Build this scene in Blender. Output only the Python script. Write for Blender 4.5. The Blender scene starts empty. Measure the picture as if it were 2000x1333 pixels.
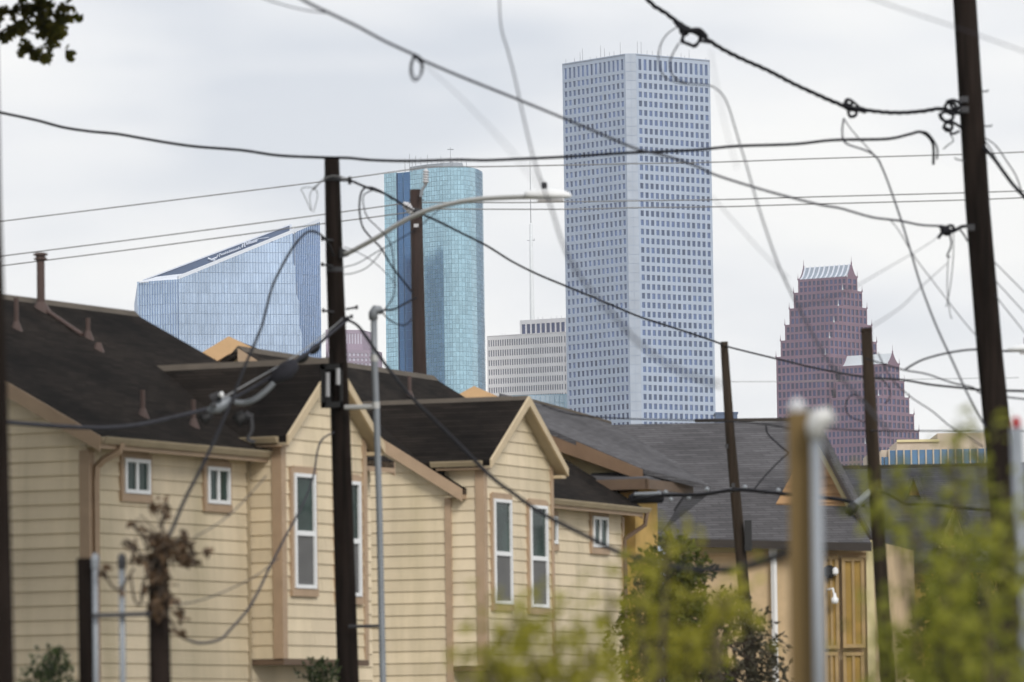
import bpy, math, random
from mathutils import Vector, Matrix
random.seed(7)
R = math.radians
SC = bpy.context.scene
COL = SC.collection

# ------------------------------------------------------------------ camera
LENS = 200.0
FPX = LENS / 36.0 * 2000.0          # focal length in photograph pixels
CX, CY = 1000.0, 666.5
PITCH, ROLL = 4.13, -0.80
CAM = Vector((0, 0, 1.7))
CR = Matrix.Rotation(R(90 + PITCH), 3, 'X') @ Matrix.Rotation(R(ROLL), 3, 'Z')
cd = bpy.data.cameras.new('camera'); co = bpy.data.objects.new('camera', cd); COL.objects.link(co)
cd.lens = LENS; cd.sensor_width = 36; cd.clip_start = 0.5; cd.clip_end = 30000
co.location = CAM; co.rotation_euler = CR.to_euler()
cd.dof.use_dof = True; cd.dof.focus_distance = 800; cd.dof.aperture_fstop = 3.0
SC.camera = co

# ------------------------------------------------------------------ sky, sun, exposure
SUN_EL, SUN_AZ = 35.0, 160.0        # azimuth clockwise from +Y: behind the camera
w = bpy.data.worlds.new('World'); SC.world = w; w.use_nodes = True
nt = w.node_tree; N = nt.nodes; L = nt.links; N.clear()
out = N.new('ShaderNodeOutputWorld')
sky = N.new('ShaderNodeTexSky'); sky.sky_type = 'NISHITA'; sky.sun_disc = False
sky.sun_elevation = R(SUN_EL); sky.sun_rotation = R(SUN_AZ); sky.dust_density = 3
bs = N.new('ShaderNodeBackground'); bs.inputs['Strength'].default_value = 0.05
L.new(sky.outputs[0], bs.inputs['Color'])
tc = N.new('ShaderNodeTexCoord')
mp = N.new('ShaderNodeMapping'); mp.inputs['Scale'].default_value = (6.5, 6.5, 22.0)
mp.inputs['Location'].default_value = (3.1, 0.4, 0.2)
L.new(tc.outputs['Generated'], mp.inputs['Vector'])
n1 = N.new('ShaderNodeTexNoise'); n1.inputs['Scale'].default_value = 1.6; n1.inputs['Detail'].default_value = 3.5; n1.inputs['Roughness'].default_value = 0.45
L.new(mp.outputs[0], n1.inputs['Vector'])
rp = N.new('ShaderNodeValToRGB'); L.new(n1.outputs['Fac'], rp.inputs['Fac'])
e = rp.color_ramp.elements
e[0].position = 0.36; e[0].color = (0.60, 0.645, 0.72, 1)
e[1].position = 0.62; e[1].color = (0.93, 0.93, 0.92, 1)
m = e.new(0.48); m.color = (0.79, 0.81, 0.845, 1)
bc = N.new('ShaderNodeBackground'); bc.inputs['Strength'].default_value = 0.80
sz = N.new('ShaderNodeSeparateXYZ'); L.new(tc.outputs['Generated'], sz.inputs[0])
hr = N.new('ShaderNodeMapRange'); hr.inputs['From Min'].default_value = .03; hr.inputs['From Max'].default_value = .16; hr.inputs['To Min'].default_value = .55; hr.inputs['To Max'].default_value = 0
L.new(sz.outputs[2], hr.inputs['Value'])
hm_ = N.new('ShaderNodeMixRGB'); hm_.inputs['Color2'].default_value = (.965, .965, .955, 1); L.new(hr.outputs[0], hm_.inputs['Fac']); L.new(rp.outputs[0], hm_.inputs['Color1'])
L.new(hm_.outputs[0], bc.inputs['Color'])      # overcast thins towards the horizon all round
mx = N.new('ShaderNodeMixShader'); mx.inputs[0].default_value = 0.96      # cloud cover over the clear sky
L.new(bs.outputs[0], mx.inputs[1]); L.new(bc.outputs[0], mx.inputs[2])
L.new(mx.outputs[0], out.inputs['Surface'])

sl = bpy.data.lights.new('sun', 'SUN'); so = bpy.data.objects.new('sun', sl); COL.objects.link(so)
sl.energy = 1.5; sl.angle = R(18); sl.color = (1.0, 0.96, 0.9)
sd = Vector((math.sin(R(SUN_AZ)) * math.cos(R(SUN_EL)), math.cos(R(SUN_AZ)) * math.cos(R(SUN_EL)), math.sin(R(SUN_EL))))
so.rotation_euler = sd.to_track_quat('Z', 'Y').to_euler(); so.location = (20, -80, 90)

vs = SC.view_settings; vs.view_transform = 'Standard'; vs.look = 'None'; vs.exposure = 0.52; vs.gamma = 1.0; vs.use_curve_mapping = False
SC.cycles.use_denoising = True
SC.cycles.max_bounces = 6

# ------------------------------------------------------------------ photograph geometry helpers
def ray(px, py):
    return CR @ Vector(((px - CX) / FPX, -(py - CY) / FPX, -1))
def P(px, py, d):
    """World point that stands d metres in front of the camera (along +Y)."""
    r = ray(px, py); return CAM + r * (d / r.y)
def hitp(px, py, p, n):
    r = ray(px, py); return CAM + r * ((Vector(p) - CAM).dot(n) / r.dot(n))
def vpl(px, py, p, d):
    """Point on the vertical plane through p that runs along the horizontal direction d."""
    return hitp(px, py, p, Vector((d[1], -d[0], 0)))
def hdir(deg, side):
    """Horizontal direction that recedes by deg from the picture plane towards side (+1 right, -1 left)."""
    return Vector((side * math.cos(R(deg)), math.sin(R(deg)), 0))

# ------------------------------------------------------------------ mesh helpers
class MB:
    def __init__(s): s.v = []; s.f = []; s.mi = []
    def add(s, vs, fs, mi=0):
        b = len(s.v); s.v += [tuple(x) for x in vs]
        for f in fs: s.f.append(tuple(b + i for i in f)); s.mi.append(mi)
        return s
    def quad(s, a, b, c, d, mi=0): return s.add([a, b, c, d], [(0, 1, 2, 3)], mi)
    def hexa(s, p, mi=0):
        """p: bottom four then top four corners."""
        return s.add(p, [(3, 2, 1, 0), (4, 5, 6, 7), (0, 1, 5, 4), (1, 2, 6, 5), (2, 3, 7, 6), (3, 0, 4, 7)], mi)
    def box(s, o, a, b, c, mi=0):
        """o corner, a b c edge vectors."""
        o, a, b, c = map(Vector, (o, a, b, c))
        return s.hexa([o, o + a, o + a + b, o + b, o + c, o + a + c, o + a + b + c, o + b + c], mi)
    def cbox(s, c, sx, sy, sz, mi=0):
        c = Vector(c); return s.box(c - Vector((sx/2, sy/2, sz/2)), (sx, 0, 0), (0, sy, 0), (0, 0, sz), mi)
    def prism(s, poly, d, mi=0):
        """Polygon (3D points) pushed along d."""
        n = len(poly); p = [Vector(x) for x in poly]; d = Vector(d)
        fs = [tuple(range(n - 1, -1, -1)), tuple(range(n, 2 * n))] + [(i, (i + 1) % n, n + (i + 1) % n, n + i) for i in range(n)]
        return s.add(p + [x + d for x in p], fs, mi)
    def tube(s, pts, r, seg=7, mi=0, cap=True):
        pts = [Vector(p) for p in pts]; n = len(pts)
        rs = r if isinstance(r, (list, tuple)) else [r] * n
        vv = []; up = None
        for i, p in enumerate(pts):
            t = (pts[min(i + 1, n - 1)] - pts[max(i - 1, 0)])
            t = t.normalized() if t.length > 1e-9 else Vector((0, 0, 1))
            if up is None: up = Vector((1, 0, 0)) if abs(t.x) < .8 else Vector((0, 1, 0))
            a = t.cross(up); a = a.normalized() if a.length > 1e-6 else t.orthogonal().normalized()
            b = a.cross(t).normalized(); up = b
            for k in range(seg):
                an = 2 * math.pi * k / seg; vv.append(p + (a * math.cos(an) + b * math.sin(an)) * rs[i])
        fs = [(i * seg + k, i * seg + (k + 1) % seg, (i + 1) * seg + (k + 1) % seg, (i + 1) * seg + k) for i in range(n - 1) for k in range(seg)]
        if cap: fs += [tuple(range(seg - 1, -1, -1)), tuple((n - 1) * seg + k for k in range(seg))]
        return s.add(vv, fs, mi)
    def lathe(s, base, axis, prof, seg=12, mi=0):
        """prof: (distance along axis, radius)."""
        axis = Vector(axis).normalized(); base = Vector(base)
        return s.tube_axis(base, axis, prof, seg, mi)
    def tube_axis(s, base, axis, prof, seg, mi):
        a = axis.orthogonal().normalized(); b = axis.cross(a); vv = []
        for h, r in prof:
            for k in range(seg):
                an = 2 * math.pi * k / seg; vv.append(base + axis * h + (a * math.cos(an) + b * math.sin(an)) * max(r, 1e-4))
        n = len(prof)
        fs = [(i * seg + k, i * seg + (k + 1) % seg, (i + 1) * seg + (k + 1) % seg, (i + 1) * seg + k) for i in range(n - 1) for k in range(seg)]
        fs += [tuple(range(seg - 1, -1, -1)), tuple((n - 1) * seg + k for k in range(seg))]
        return s.add(vv, fs, mi)
    def mesh(s, name, smooth=False):
        me = bpy.data.meshes.new(name); me.from_pydata(s.v, [], s.f)
        if any(s.mi): me.polygons.foreach_set('material_index', s.mi)
        if smooth: me.polygons.foreach_set('use_smooth', [True] * len(me.polygons))
        me.update(); return me

def link(o): COL.objects.link(o); return o
def tag(o, label=None, cat=None, group=None, kind=None):
    for k, v in (('label', label), ('category', cat), ('group', group), ('kind', kind)):
        if v: o[k] = v
    return o
def thing(name, label, cat, loc, group=None):
    o = link(bpy.data.objects.new(name, None)); o.location = Vector(loc); o.empty_display_size = .3
    return tag(o, label, cat, group)
def part(name, mb, mats, parent=None, smooth=False, kind=None, label=None):
    """A mesh built in world coordinates, hung under its thing (or part)."""
    me = mb if isinstance(mb, bpy.types.Mesh) else mb.mesh(name, smooth)
    if not me.materials:
        for m_ in (mats if isinstance(mats, (list, tuple)) else [mats]): me.materials.append(m_)
    o = link(bpy.data.objects.new(name, me))
    if parent is not None:
        o.parent = parent; o.location = -wloc(parent)
    if kind: o['kind'] = kind
    if label: o['label'] = label
    return o
def wloc(o):
    l = o.location.copy()
    while o.parent is not None: o = o.parent; l += o.location
    return l
def solo(name, mb, mats, label, cat, group=None, smooth=False, kind=None):
    return tag(part(name, mb, mats, None, smooth), label, cat, group, kind)

# ------------------------------------------------------------------ materials
def mat(name, col, rough=.7, metal=0., var=.18, scale=2.0, bump=0., bscale=None, spec=.4, island=0., stretch=(1, 1, 1), hue=None, dirt=0.):
    m_ = bpy.data.materials.new(name); m_.use_nodes = True; t = m_.node_tree; n = t.nodes; l = t.links
    b = n['Principled BSDF']
    b.inputs['Roughness'].default_value = rough; b.inputs['Metallic'].default_value = metal
    b.inputs['Specular IOR Level'].default_value = spec
    g = n.new('ShaderNodeTexCoord'); mp_ = n.new('ShaderNodeMapping'); mp_.inputs['Scale'].default_value = stretch
    l.new(g.outputs['Object'], mp_.inputs['Vector'])
    nz = n.new('ShaderNodeTexNoise'); nz.inputs['Scale'].default_value = scale; nz.inputs['Detail'].default_value = 5; nz.inputs['Roughness'].default_value = .6
    l.new(mp_.outputs[0], nz.inputs['Vector'])
    r = n.new('ShaderNodeValToRGB'); l.new(nz.outputs['Fac'], r.inputs['Fac'])
    c2 = hue or col
    r.color_ramp.elements[0].position = .3; r.color_ramp.elements[0].color = (*[x * (1 - var) for x in c2], 1)
    r.color_ramp.elements[1].position = .7; r.color_ramp.elements[1].color = (*[min(1, x * (1 + var)) for x in col], 1)
    src = r.outputs[0]
    if island:
        ge = n.new('ShaderNodeNewGeometry'); oi = n.new('ShaderNodeObjectInfo')
        ad = n.new('ShaderNodeMath'); ad.operation = 'ADD'; l.new(ge.outputs['Random Per Island'], ad.inputs[0]); l.new(oi.outputs['Random'], ad.inputs[1])
        fr = n.new('ShaderNodeMath'); fr.operation = 'FRACT'; l.new(ad.outputs[0], fr.inputs[0])
        mr = n.new('ShaderNodeMapRange'); mr.inputs['To Min'].default_value = 1 - island; mr.inputs['To Max'].default_value = 1 + island
        l.new(fr.outputs[0], mr.inputs['Value'])
        mm = n.new('ShaderNodeVectorMath'); mm.operation = 'SCALE'; l.new(src, mm.inputs[0]); l.new(mr.outputs[0], mm.inputs['Scale'])
        src = mm.outputs[0]
    if dirt:
        m3 = n.new('ShaderNodeMapping'); m3.inputs['Scale'].default_value = (2.2, 2.2, .22); l.new(g.outputs['Object'], m3.inputs['Vector'])
        n3 = n.new('ShaderNodeTexNoise'); n3.inputs['Scale'].default_value = .42; n3.inputs['Detail'].default_value = 6; n3.inputs['Roughness'].default_value = .65; l.new(m3.outputs[0], n3.inputs['Vector'])
        r3 = n.new('ShaderNodeValToRGB'); r3.color_ramp.elements[0].position = .42; r3.color_ramp.elements[0].color = (1, 1, 1, 1); r3.color_ramp.elements[1].position = .72; r3.color_ramp.elements[1].color = (1 - dirt, 1 - dirt, 1 - dirt * 1.25, 1); l.new(n3.outputs['Fac'], r3.inputs['Fac'])
        mu = n.new('ShaderNodeVectorMath'); mu.operation = 'MULTIPLY'; l.new(src, mu.inputs[0]); l.new(r3.outputs[0], mu.inputs[1]); src = mu.outputs[0]
    l.new(src, b.inputs['Base Color'])
    if bump:
        n2 = n.new('ShaderNodeTexNoise'); n2.inputs['Scale'].default_value = bscale or scale * 6; n2.inputs['Detail'].default_value = 4
        l.new(mp_.outputs[0], n2.inputs['Vector'])
        bp = n.new('ShaderNodeBump'); bp.inputs['Strength'].default_value = bump; bp.inputs['Distance'].default_value = .02
        l.new(n2.outputs['Fac'], bp.inputs['Height']); l.new(bp.outputs[0], b.inputs['Normal'])
    return m_
def rgb(r, g, b):
    f = lambda c: c / 12.92 if c <= .04045 else ((c + .055) / 1.055) ** 2.4
    return tuple(f(x / 255) for x in (r, g, b))
def shingles(name, col, var=.25, course=.14, hue=None):
    """Asphalt shingles: courses along local z height, tabs of differing tone."""
    m_ = mat(name, col, .95, var=.22, scale=.45, spec=.06, hue=hue); t = m_.node_tree; n = t.nodes; l = t.links; b = n['Principled BSDF']
    src = b.inputs['Base Color'].links[0].from_socket
    g = n.new('ShaderNodeTexCoord'); se = n.new('ShaderNodeSeparateXYZ'); l.new(g.outputs['Object'], se.inputs[0])
    ad = n.new('ShaderNodeMath'); ad.operation = 'ADD'; l.new(se.outputs[0], ad.inputs[0]); l.new(se.outputs[1], ad.inputs[1])
    cb = n.new('ShaderNodeCombineXYZ'); l.new(ad.outputs[0], cb.inputs[0]); l.new(se.outputs[2], cb.inputs[1])
    br = n.new('ShaderNodeTexBrick'); l.new(cb.outputs[0], br.inputs['Vector'])
    br.inputs['Scale'].default_value = 1; br.inputs['Brick Width'].default_value = .55; br.inputs['Row Height'].default_value = course * .5
    br.inputs['Mortar Size'].default_value = .012; br.inputs['Color1'].default_value = (1 - var,) * 3 + (1,); br.inputs['Color2'].default_value = (1 + var,) * 3 + (1,)
    br.inputs['Mortar'].default_value = (.55, .55, .55, 1)
    mu = n.new('ShaderNodeVectorMath'); mu.operation = 'MULTIPLY'; l.new(src, mu.inputs[0]); l.new(br.outputs['Color'], mu.inputs[1]); l.new(mu.outputs[0], b.inputs['Base Color'])
    return m_

M = {}
M['siding'] = mat('siding_paint', (.68, .57, .405), .6, var=.10, scale=.8, bump=.15, bscale=14, island=.07, stretch=(1, 1, .35), dirt=.24)
M['siding_wall'] = mat('siding_backing', (.45, .38, .27), .7)
M['trim'] = mat('tan_trim_paint', (.40, .285, .19), .6, var=.1)
M['gutter'] = mat('gutter_metal', (.37, .30, .20), .45, var=.12)
M['roof_brown'] = shingles('brown_shingles', (.022, .0175, .0145), .35, hue=(.0085, .0072, .0066))
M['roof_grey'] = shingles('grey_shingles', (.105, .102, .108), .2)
M['ridge'] = mat('ridge_cap', (.085, .07, .055), .9)
M['white'] = mat('white_vinyl', (.78, .79, .8), .4, var=.04)
M['glass'] = mat('window_glass', (.028, .05, .043), .10, var=.5, scale=1.1, spec=.16)
M['screen'] = mat('insect_screen', (.13, .13, .13), .8, var=.1)
M['pipe_brown'] = mat('painted_vent_pipe', (.075, .047, .04), .6)
M['pole'] = mat('creosote_wood', (.016, .0115, .0095), .95, spec=.08, var=.65, scale=1.2, bump=.4, bscale=9, stretch=(6, 6, .5))
M['pole_grey'] = mat('weathered_wood', (.034, .025, .018), .95, spec=.08, var=.45, scale=1.2, bump=.4, bscale=9, stretch=(6, 6, .5))
M['new_wood'] = mat('treated_pine', (.155, .10, .034), .75, var=.25, scale=1.5, bump=.3, stretch=(5, 5, .3))
M['steel'] = mat('galvanised_steel', (.25, .27, .295), .5, .3, var=.1)
M['steel_d'] = mat('dull_hardware', (.045, .045, .05), .6, .2)
M['alu'] = mat('cast_aluminium', (.52, .52, .51), .45, .3, var=.08)
M['cable'] = mat('black_cable', (.016, .016, .02), .85, var=.2, spec=.1)
M['cable_g'] = mat('weathered_cable', (.045, .045, .055), .85, var=.2, spec=.1)
M['bare'] = mat('bare_conductor', (.26, .26, .26), .4, .6)
M['porcelain'] = mat('grey_porcelain', (.5, .5, .52), .25, var=.05)
M['black'] = mat('black_plastic', (.012, .012, .013), .6)
M['yellow_wall'] = mat('ochre_stucco', (.54, .35, .11), .85, var=.12, bump=.2)
M['tan_wall'] = mat('tan_stucco', (.55, .41, .25), .85, var=.1, bump=.2)
M['cream_trim'] = mat('cream_trim', (.60, .52, .30), .65, var=.08)
M['brown_trim'] = mat('brown_fascia', (.13, .085, .055), .6, var=.15)
M['dark_trim'] = mat('dark_gutter', (.035, .028, .024), .5)
M['wood_board'] = mat('cedar_board', (.36, .215, .105), .75, var=.2, island=.12)
M['mustard'] = mat('mustard_panel', (.33, .21, .05), .6, var=.15)
# ------------------------------------------------------------------ ground
g = MB(); g.quad((-9000, -3000, 0), (9000, -3000, 0), (9000, 15000, 0), (-9000, 15000, 0))
M['ground'] = mat('dry_grass_and_asphalt', (.17, .165, .13), .95, var=.4, scale=.05)
tag(part('ground', g, M['ground']), 'flat neighbourhood ground of worn grass and asphalt', None, None, 'structure')

# ------------------------------------------------------------------ towers
def glassy(name, col, rough=.12, metal=.85, island=.12, var=.1, scale=.02, stretch=(1, 1, 1)):
    return mat(name, col, rough, metal, var=var, scale=scale, island=island, spec=.6, stretch=stretch)
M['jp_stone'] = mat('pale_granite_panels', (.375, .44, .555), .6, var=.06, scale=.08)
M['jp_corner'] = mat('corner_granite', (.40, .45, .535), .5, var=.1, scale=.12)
M['jp_glass'] = glassy('blue_window_glass', (.10, .15, .285), .2, .6, .42)
M['wf_glass'] = glassy('teal_curtain_glass', (.37, .575, .68), .2, .8, .13, var=.14, scale=.035, stretch=(1, 1, .25))
M['wf_mull'] = mat('curtain_mullion', (.27, .44, .53), .4, .5)
M['wf_dark'] = glassy('deep_blue_glass', (.045, .135, .285), .15, .8, .05)
M['main_glass'] = glassy('pale_blue_glass', (.49, .60, .75), .1, .85, .09, var=.26, scale=.022)  # broad tone patches in the base colour stand for reflected cloud
M['main_shaded'] = glassy('shaded_blue_glass', (.16, .265, .46), .1, .85, .14, var=.12, scale=.03)  # same curtain glass, colour darkened for the shade on the turned facet
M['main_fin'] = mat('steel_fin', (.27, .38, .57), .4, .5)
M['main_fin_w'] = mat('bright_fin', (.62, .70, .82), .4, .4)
M['main_screen'] = mat('crown_screen_metal', (.075, .115, .205), .6, var=.1, scale=.05)
M['coping'] = mat('white_coping', (.66, .70, .78), .6, var=.05)
M['pale'] = mat('pale_concrete', (.90, .87, .87), .75, var=.06, scale=.1)
M['win_slate'] = glassy('slate_window', (.12, .125, .20), .2, .4, .2)
M['win_navy'] = glassy('navy_window', (.055, .075, .17), .2, .4, .15)
M['boa_stone'] = mat('red_granite', (.195, .118, .165), .65, var=.1, scale=.06)
M['boa_glass'] = glassy('dusk_blue_glass', (.05, .065, .165), .25, .4, .35)
M['boa_roof'] = mat('pale_metal_roof', (.58, .62, .66), .5, var=.08)
M['boa_ribroof'] = mat('slate_metal_roof', (.30, .35, .42), .5)
M['mast'] = mat('mast_paint', (.72, .75, .78), .7)
M['antenna'] = mat('antenna_grey', (.30, .31, .34), .6)
M['beige'] = mat('beige_concrete', (.50, .42, .34), .8, var=.06)
M['office_glass'] = glassy('office_glass', (.10, .20, .34), .12, .6, .2)
M['mauve'] = mat('mauve_brick', (.34, .27, .34), .8, var=.08)

def facade(wall, cells, A, B, z0, z1, cols, rows, wf, hf, rec=.45, m0=0., m1=0., zc=.5, glassless=False):
    """Wall from A to B with real recessed openings; returns each opening's centre, size and direction in cells."""
    A, B = Vector((A[0], A[1], 0)), Vector((B[0], B[1], 0)); d = B - A; ln = d.length; d = d / ln
    n = Vector((d.y, -d.x, 0))
    if n.y > 0: n = -n
    pt = lambda s, z, o=0.: A + d * s + n * o + Vector((0, 0, z))
    if m0: wall.quad(pt(0, z0), pt(m0, z0), pt(m0, z1), pt(0, z1))
    if m1: wall.quad(pt(ln - m1, z0), pt(ln, z0), pt(ln, z1), pt(ln - m1, z1))
    cw = (ln - m0 - m1) / cols; ch = (z1 - z0) / rows
    for i in range(cols):
        for j in range(rows):
            s0 = m0 + i * cw; s1 = s0 + cw; a = z0 + j * ch; b = a + ch
            t0 = s0 + cw * (1 - wf) / 2; t1 = s1 - cw * (1 - wf) / 2
            c = a + ch * (1 - hf) * zc; e_ = c + ch * hf
            o = [pt(s0, a), pt(s1, a), pt(s1, b), pt(s0, b)]; q = [pt(t0, c), pt(t1, c), pt(t1, e_), pt(t0, e_)]
            k = [x - n * rec for x in q]
            wall.add(o + q + k, [(0, 1, 5, 4), (1, 2, 6, 5), (2, 3, 7, 6), (3, 0, 4, 7), (4, 5, 9, 8), (5, 6, 10, 9), (6, 7, 11, 10), (7, 4, 8, 11)])
            cells.append((pt((t0 + t1) / 2, (c + e_) / 2, -rec * .8), d, t1 - t0, e_ - c))
_pm = {}
def panes(root, cells, m_, name='window', limit=300):
    """The first `limit` openings get a window object each, the rest one joined part."""
    for c, d, w_, h_ in cells[:limit]:
        key = (round(w_, 2), round(h_, 2), m_.name, name)
        if key not in _pm:
            q = MB(); q.box((-w_/2 + .01, -.06, -h_/2 + .01), (w_ - .02, 0, 0), (0, .12, 0), (0, 0, h_ - .02)); me = q.mesh(name); me.materials.append(m_); _pm[key] = me
        o = link(bpy.data.objects.new(name, _pm[key])); o.parent = root; o.location = c - wloc(root); o.rotation_euler = (0, 0, math.atan2(d.y, d.x))
    if len(cells) > limit:
        q = MB()
        for c, d, w_, h_ in cells[limit:]:
            n = Vector((d.y, -d.x, 0)) * .06
            q.box(c - d * (w_/2 - .01) - n - Vector((0, 0, h_/2 - .01)), d * (w_ - .02), n * 2, (0, 0, h_ - .02))
        part('more_windows', q, m_, root, kind='stuff')
def spikes(root, pts, name='antenna', r=.13, m_=None):
    for p, h in pts:
        q = MB(); q.tube([p, p + Vector((0, 0, h))], [r, r * .6], 5); part(name, q, m_ or M['antenna'], root)

# --- tall pale tower with square windows
def tall_tower():
    d0 = 2480
    cl = P(1226, 460, d0); cr = P(1248, 460, d0)
    dl, dr = hdir(51, -1), hdir(39, 1)
    le = vpl(1103, 460, cl, dl); re = vpl(1392, 460, cr, dr)
    zt = P(1232, 105, d0).z; zb = P(1232, 862, d0).z
    root = thing('office_tower', 'tallest pale granite office tower with rows of square blue windows', 'tower', (cl.x, cl.y, 0))
    wl = MB(); cr_c = []; cl_c = []
    fl = 18.05 * d0 / FPX; par = 1.6; hi = fl * 1.55
    rows = int((zt - par - hi - zb) / fl); zr = zt - par - hi - rows * fl
    for A, B, cells, m0, m1 in ((cr, re, cr_c, .6, .7), (cl, le, cl_c, .6, .7)):
        facade(wl, cells, A, B, zt - par - hi, zt - par, 14, 1, .55, .78, .5, m0, m1)
        facade(wl, cells, A, B, zr, zt - par - hi, 14, rows, .60, .62, .5, m0, m1)
        wl.quad(*[Vector((p.x, p.y, z)) for p, z in ((A, zt - par), (B, zt - par), (B, zt), (A, zt))])
        wl.quad(*[Vector((p.x, p.y, z)) for p, z in ((A, 0), (B, 0), (B, zr), (A, zr))])
    b = le + dr * 30 + Vector((0, 0, 0)); c = re + dl * 20
    for A, B in ((le, b), (b, c), (c, re)):
        wl.quad(*[Vector((p.x, p.y, z)) for p, z in ((A, 0), (B, 0), (B, zt), (A, zt))])
    part('wall', wl, M['jp_stone'], root)
    rf = MB(); rf.prism([Vector((p.x, p.y, zt - .9)) for p in (cl, cr, re, c, b, le)], (0, 0, .5)); part('roof', rf, M['antenna'], root)
    # corner pier built of stone panels
    dd = (cr - cl); dd.z = 0; n = Vector((dd.y, -dd.x, 0)).normalized()
    if n.y > 0: n = -n
    fc = MB(); fc.quad(*[Vector((p.x, p.y, z)) + n * .12 for p, z in ((cl, 0), (cr, 0), (cr, zt), (cl, zt))]); cp = part('corner_pier', fc, M['jp_stone'], root)
    k = 0; z = zr; me = {}
    while z < zt - 1:
        hh = min(fl * .97, zt - z); q = MB()
        for i in range(2):
            q.box(Vector((cl.x, cl.y, z)) + dd * (i * .5 + .02) + n * .05, dd * .46, n * .22, (0, 0, hh - .12))
        part('stone_panel', q, M['jp_corner'], cp); z += fl; k += 1
    random.seed(3)
    cr_c.sort(key=lambda c_: -c_[0].z); cl_c.sort(key=lambda c_: -c_[0].z)
    panes(root, cr_c[:300] + cr_c[300:] + cl_c, M['jp_glass'])
    sp = []
    for t in [.06, .2, .29, .33, .45, .55, .62, .68, .76, .83, .93]:
        sp.append((Vector((*(le * (1 - t) + cl * t).xy, zt)) + Vector((0, 3, -.8)), random.choice([2, 3, 5, 6.5])))
    for t in [.02, .07, .15, .22, .3, .34, .43, .5, .61, .66, .72, .95]:
        sp.append((Vector((*(cr * (1 - t) + re * t).xy, zt)) + Vector((0, 3, -.8)), random.choice([2, 3, 5, 6.5])))
    spikes(root, sp)
tall_tower()

# --- curved teal tower
def curved_tower():
    d0 = 2350; prof = [(752, 27), (776, 21.5), (803, 16), (812, 14.2), (830, 9.6), (850, 5), (866, 2), (882, .3), (895, 0), (908, 1.2), (920, 4.4), (930, 9.5), (938, 16), (943, 23), (945, 30)]
    pts = [P(x, 500, d0 + o) for x, o in prof]; pts = [Vector((p.x, p.y, 0)) for p in pts]
    zt = P(890, 325, d0).z; zb = P(890, 790, d0).z
    root = thing('glass_tower', 'rounded teal glass tower with a dark blue vertical slot', 'tower', pts[8])
    ctr = Vector((pts[8].x - 3, pts[8].y + 26, 0))
    mu = MB(); gl = MB(); random.seed(5)
    def strip(a, b, cols):
        d = (b - a) / cols; n = Vector((d.y, -d.x, 0)).normalized(); n = n if n.y < 0 or n.dot(a - ctr) > 0 else -n
        if n.dot(a - ctr) < 0: n = -n
        rh = 1.93; rows = int((zt - zb) / rh)
        for i in range(cols):
            for j in range(rows):
                z1 = zt - j * rh - .08; z0 = z1 - rh + .16
                p = a + d * i + d * .05; q = a + d * (i + 1) - d * .05
                t = [random.uniform(-.012, .012) for _ in range(3)]
                o = n * .10
                gl.quad(*[Vector((k.x, k.y, z)) + o + n * e_ for k, z, e_ in ((p, z0, t[0]), (q, z0, t[1]), (q, z1, t[1] + t[2]), (p, z1, t[0] + t[2]))])
    segs = [(0, 1), (2, 3), (3, 4), (4, 5), (5, 6), (6, 7), (7, 8), (8, 9), (9, 10), (10, 11), (11, 12), (12, 13), (13, 14)]
    for a, b in segs: strip(pts[a], pts[b], max(1, round((pts[b] - pts[a]).length / 1.45)))
    part('curtain_glazing', gl, M['wf_glass'], root, kind='stuff')
    allp = pts + [pts[14] + Vector((-6, 14, 0)), pts[0] + Vector((12, 18, 0))]
    slot = [p.copy() for p in allp]
    poly = [pts[0], pts[1]] + [pts[1] + Vector((.6, 3, 0)), pts[2] + Vector((.6, 3, 0))] + pts[2:] + allp[15:]
    mu.prism(poly, (0, 0, zt)); part('wall', mu, M['wf_mull'], root)
    dk = MB(); a, b = pts[1] + Vector((0, .6, 0)), pts[2] + Vector((0, .6, 0))
    for t0, t1 in ((0, .46), (.5, 1)):
        for j in range(26):
            z1 = zt - .4 - j * 3.9; p = a.lerp(b, t0); q = a.lerp(b, t1)
            dk.box((p.x, p.y, z1 - 3.85), q - p, (0, .3, 0), (0, 0, 3.85))
    part('slot_glazing', dk, M['wf_dark'], root, kind='stuff')
    ph = MB(); cc = [P(x, 318, d0 + o) for x, o in ((800, 26), (835, 16), (865, 11), (885, 10), (903, 12), (905, 26))]
    ph.prism([Vector((p.x, p.y, zt)) for p in cc], (0, 0, 2.6)); part('rooftop_plant', ph, M['antenna'], root)
    sp = []
    for x, h in [(791, 4), (800, 6), (805, 4), (812, 5), (822, 4.5), (835, 5.5), (843, 3), (855, 4), (861, 5), (866, 3.4), (880, 8.5), (884, 3), (893, 4), (902, 4), (911, 3)]:
        p = P(x, 320, d0 + 15); sp.append((Vector((p.x, p.y, zt - .5)), h + 1.5))
    spikes(root, sp, r=.16)
    q = MB(); p = P(880, 300, d0 + 15); q.cbox((p.x, p.y, zt + 8.6), 2.6, .4, .35); q.cbox((p.x, p.y, zt + 2.5), .9, .9, 2.4); part('antenna_head', q, M['antenna'], root)
curved_tower()

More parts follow.
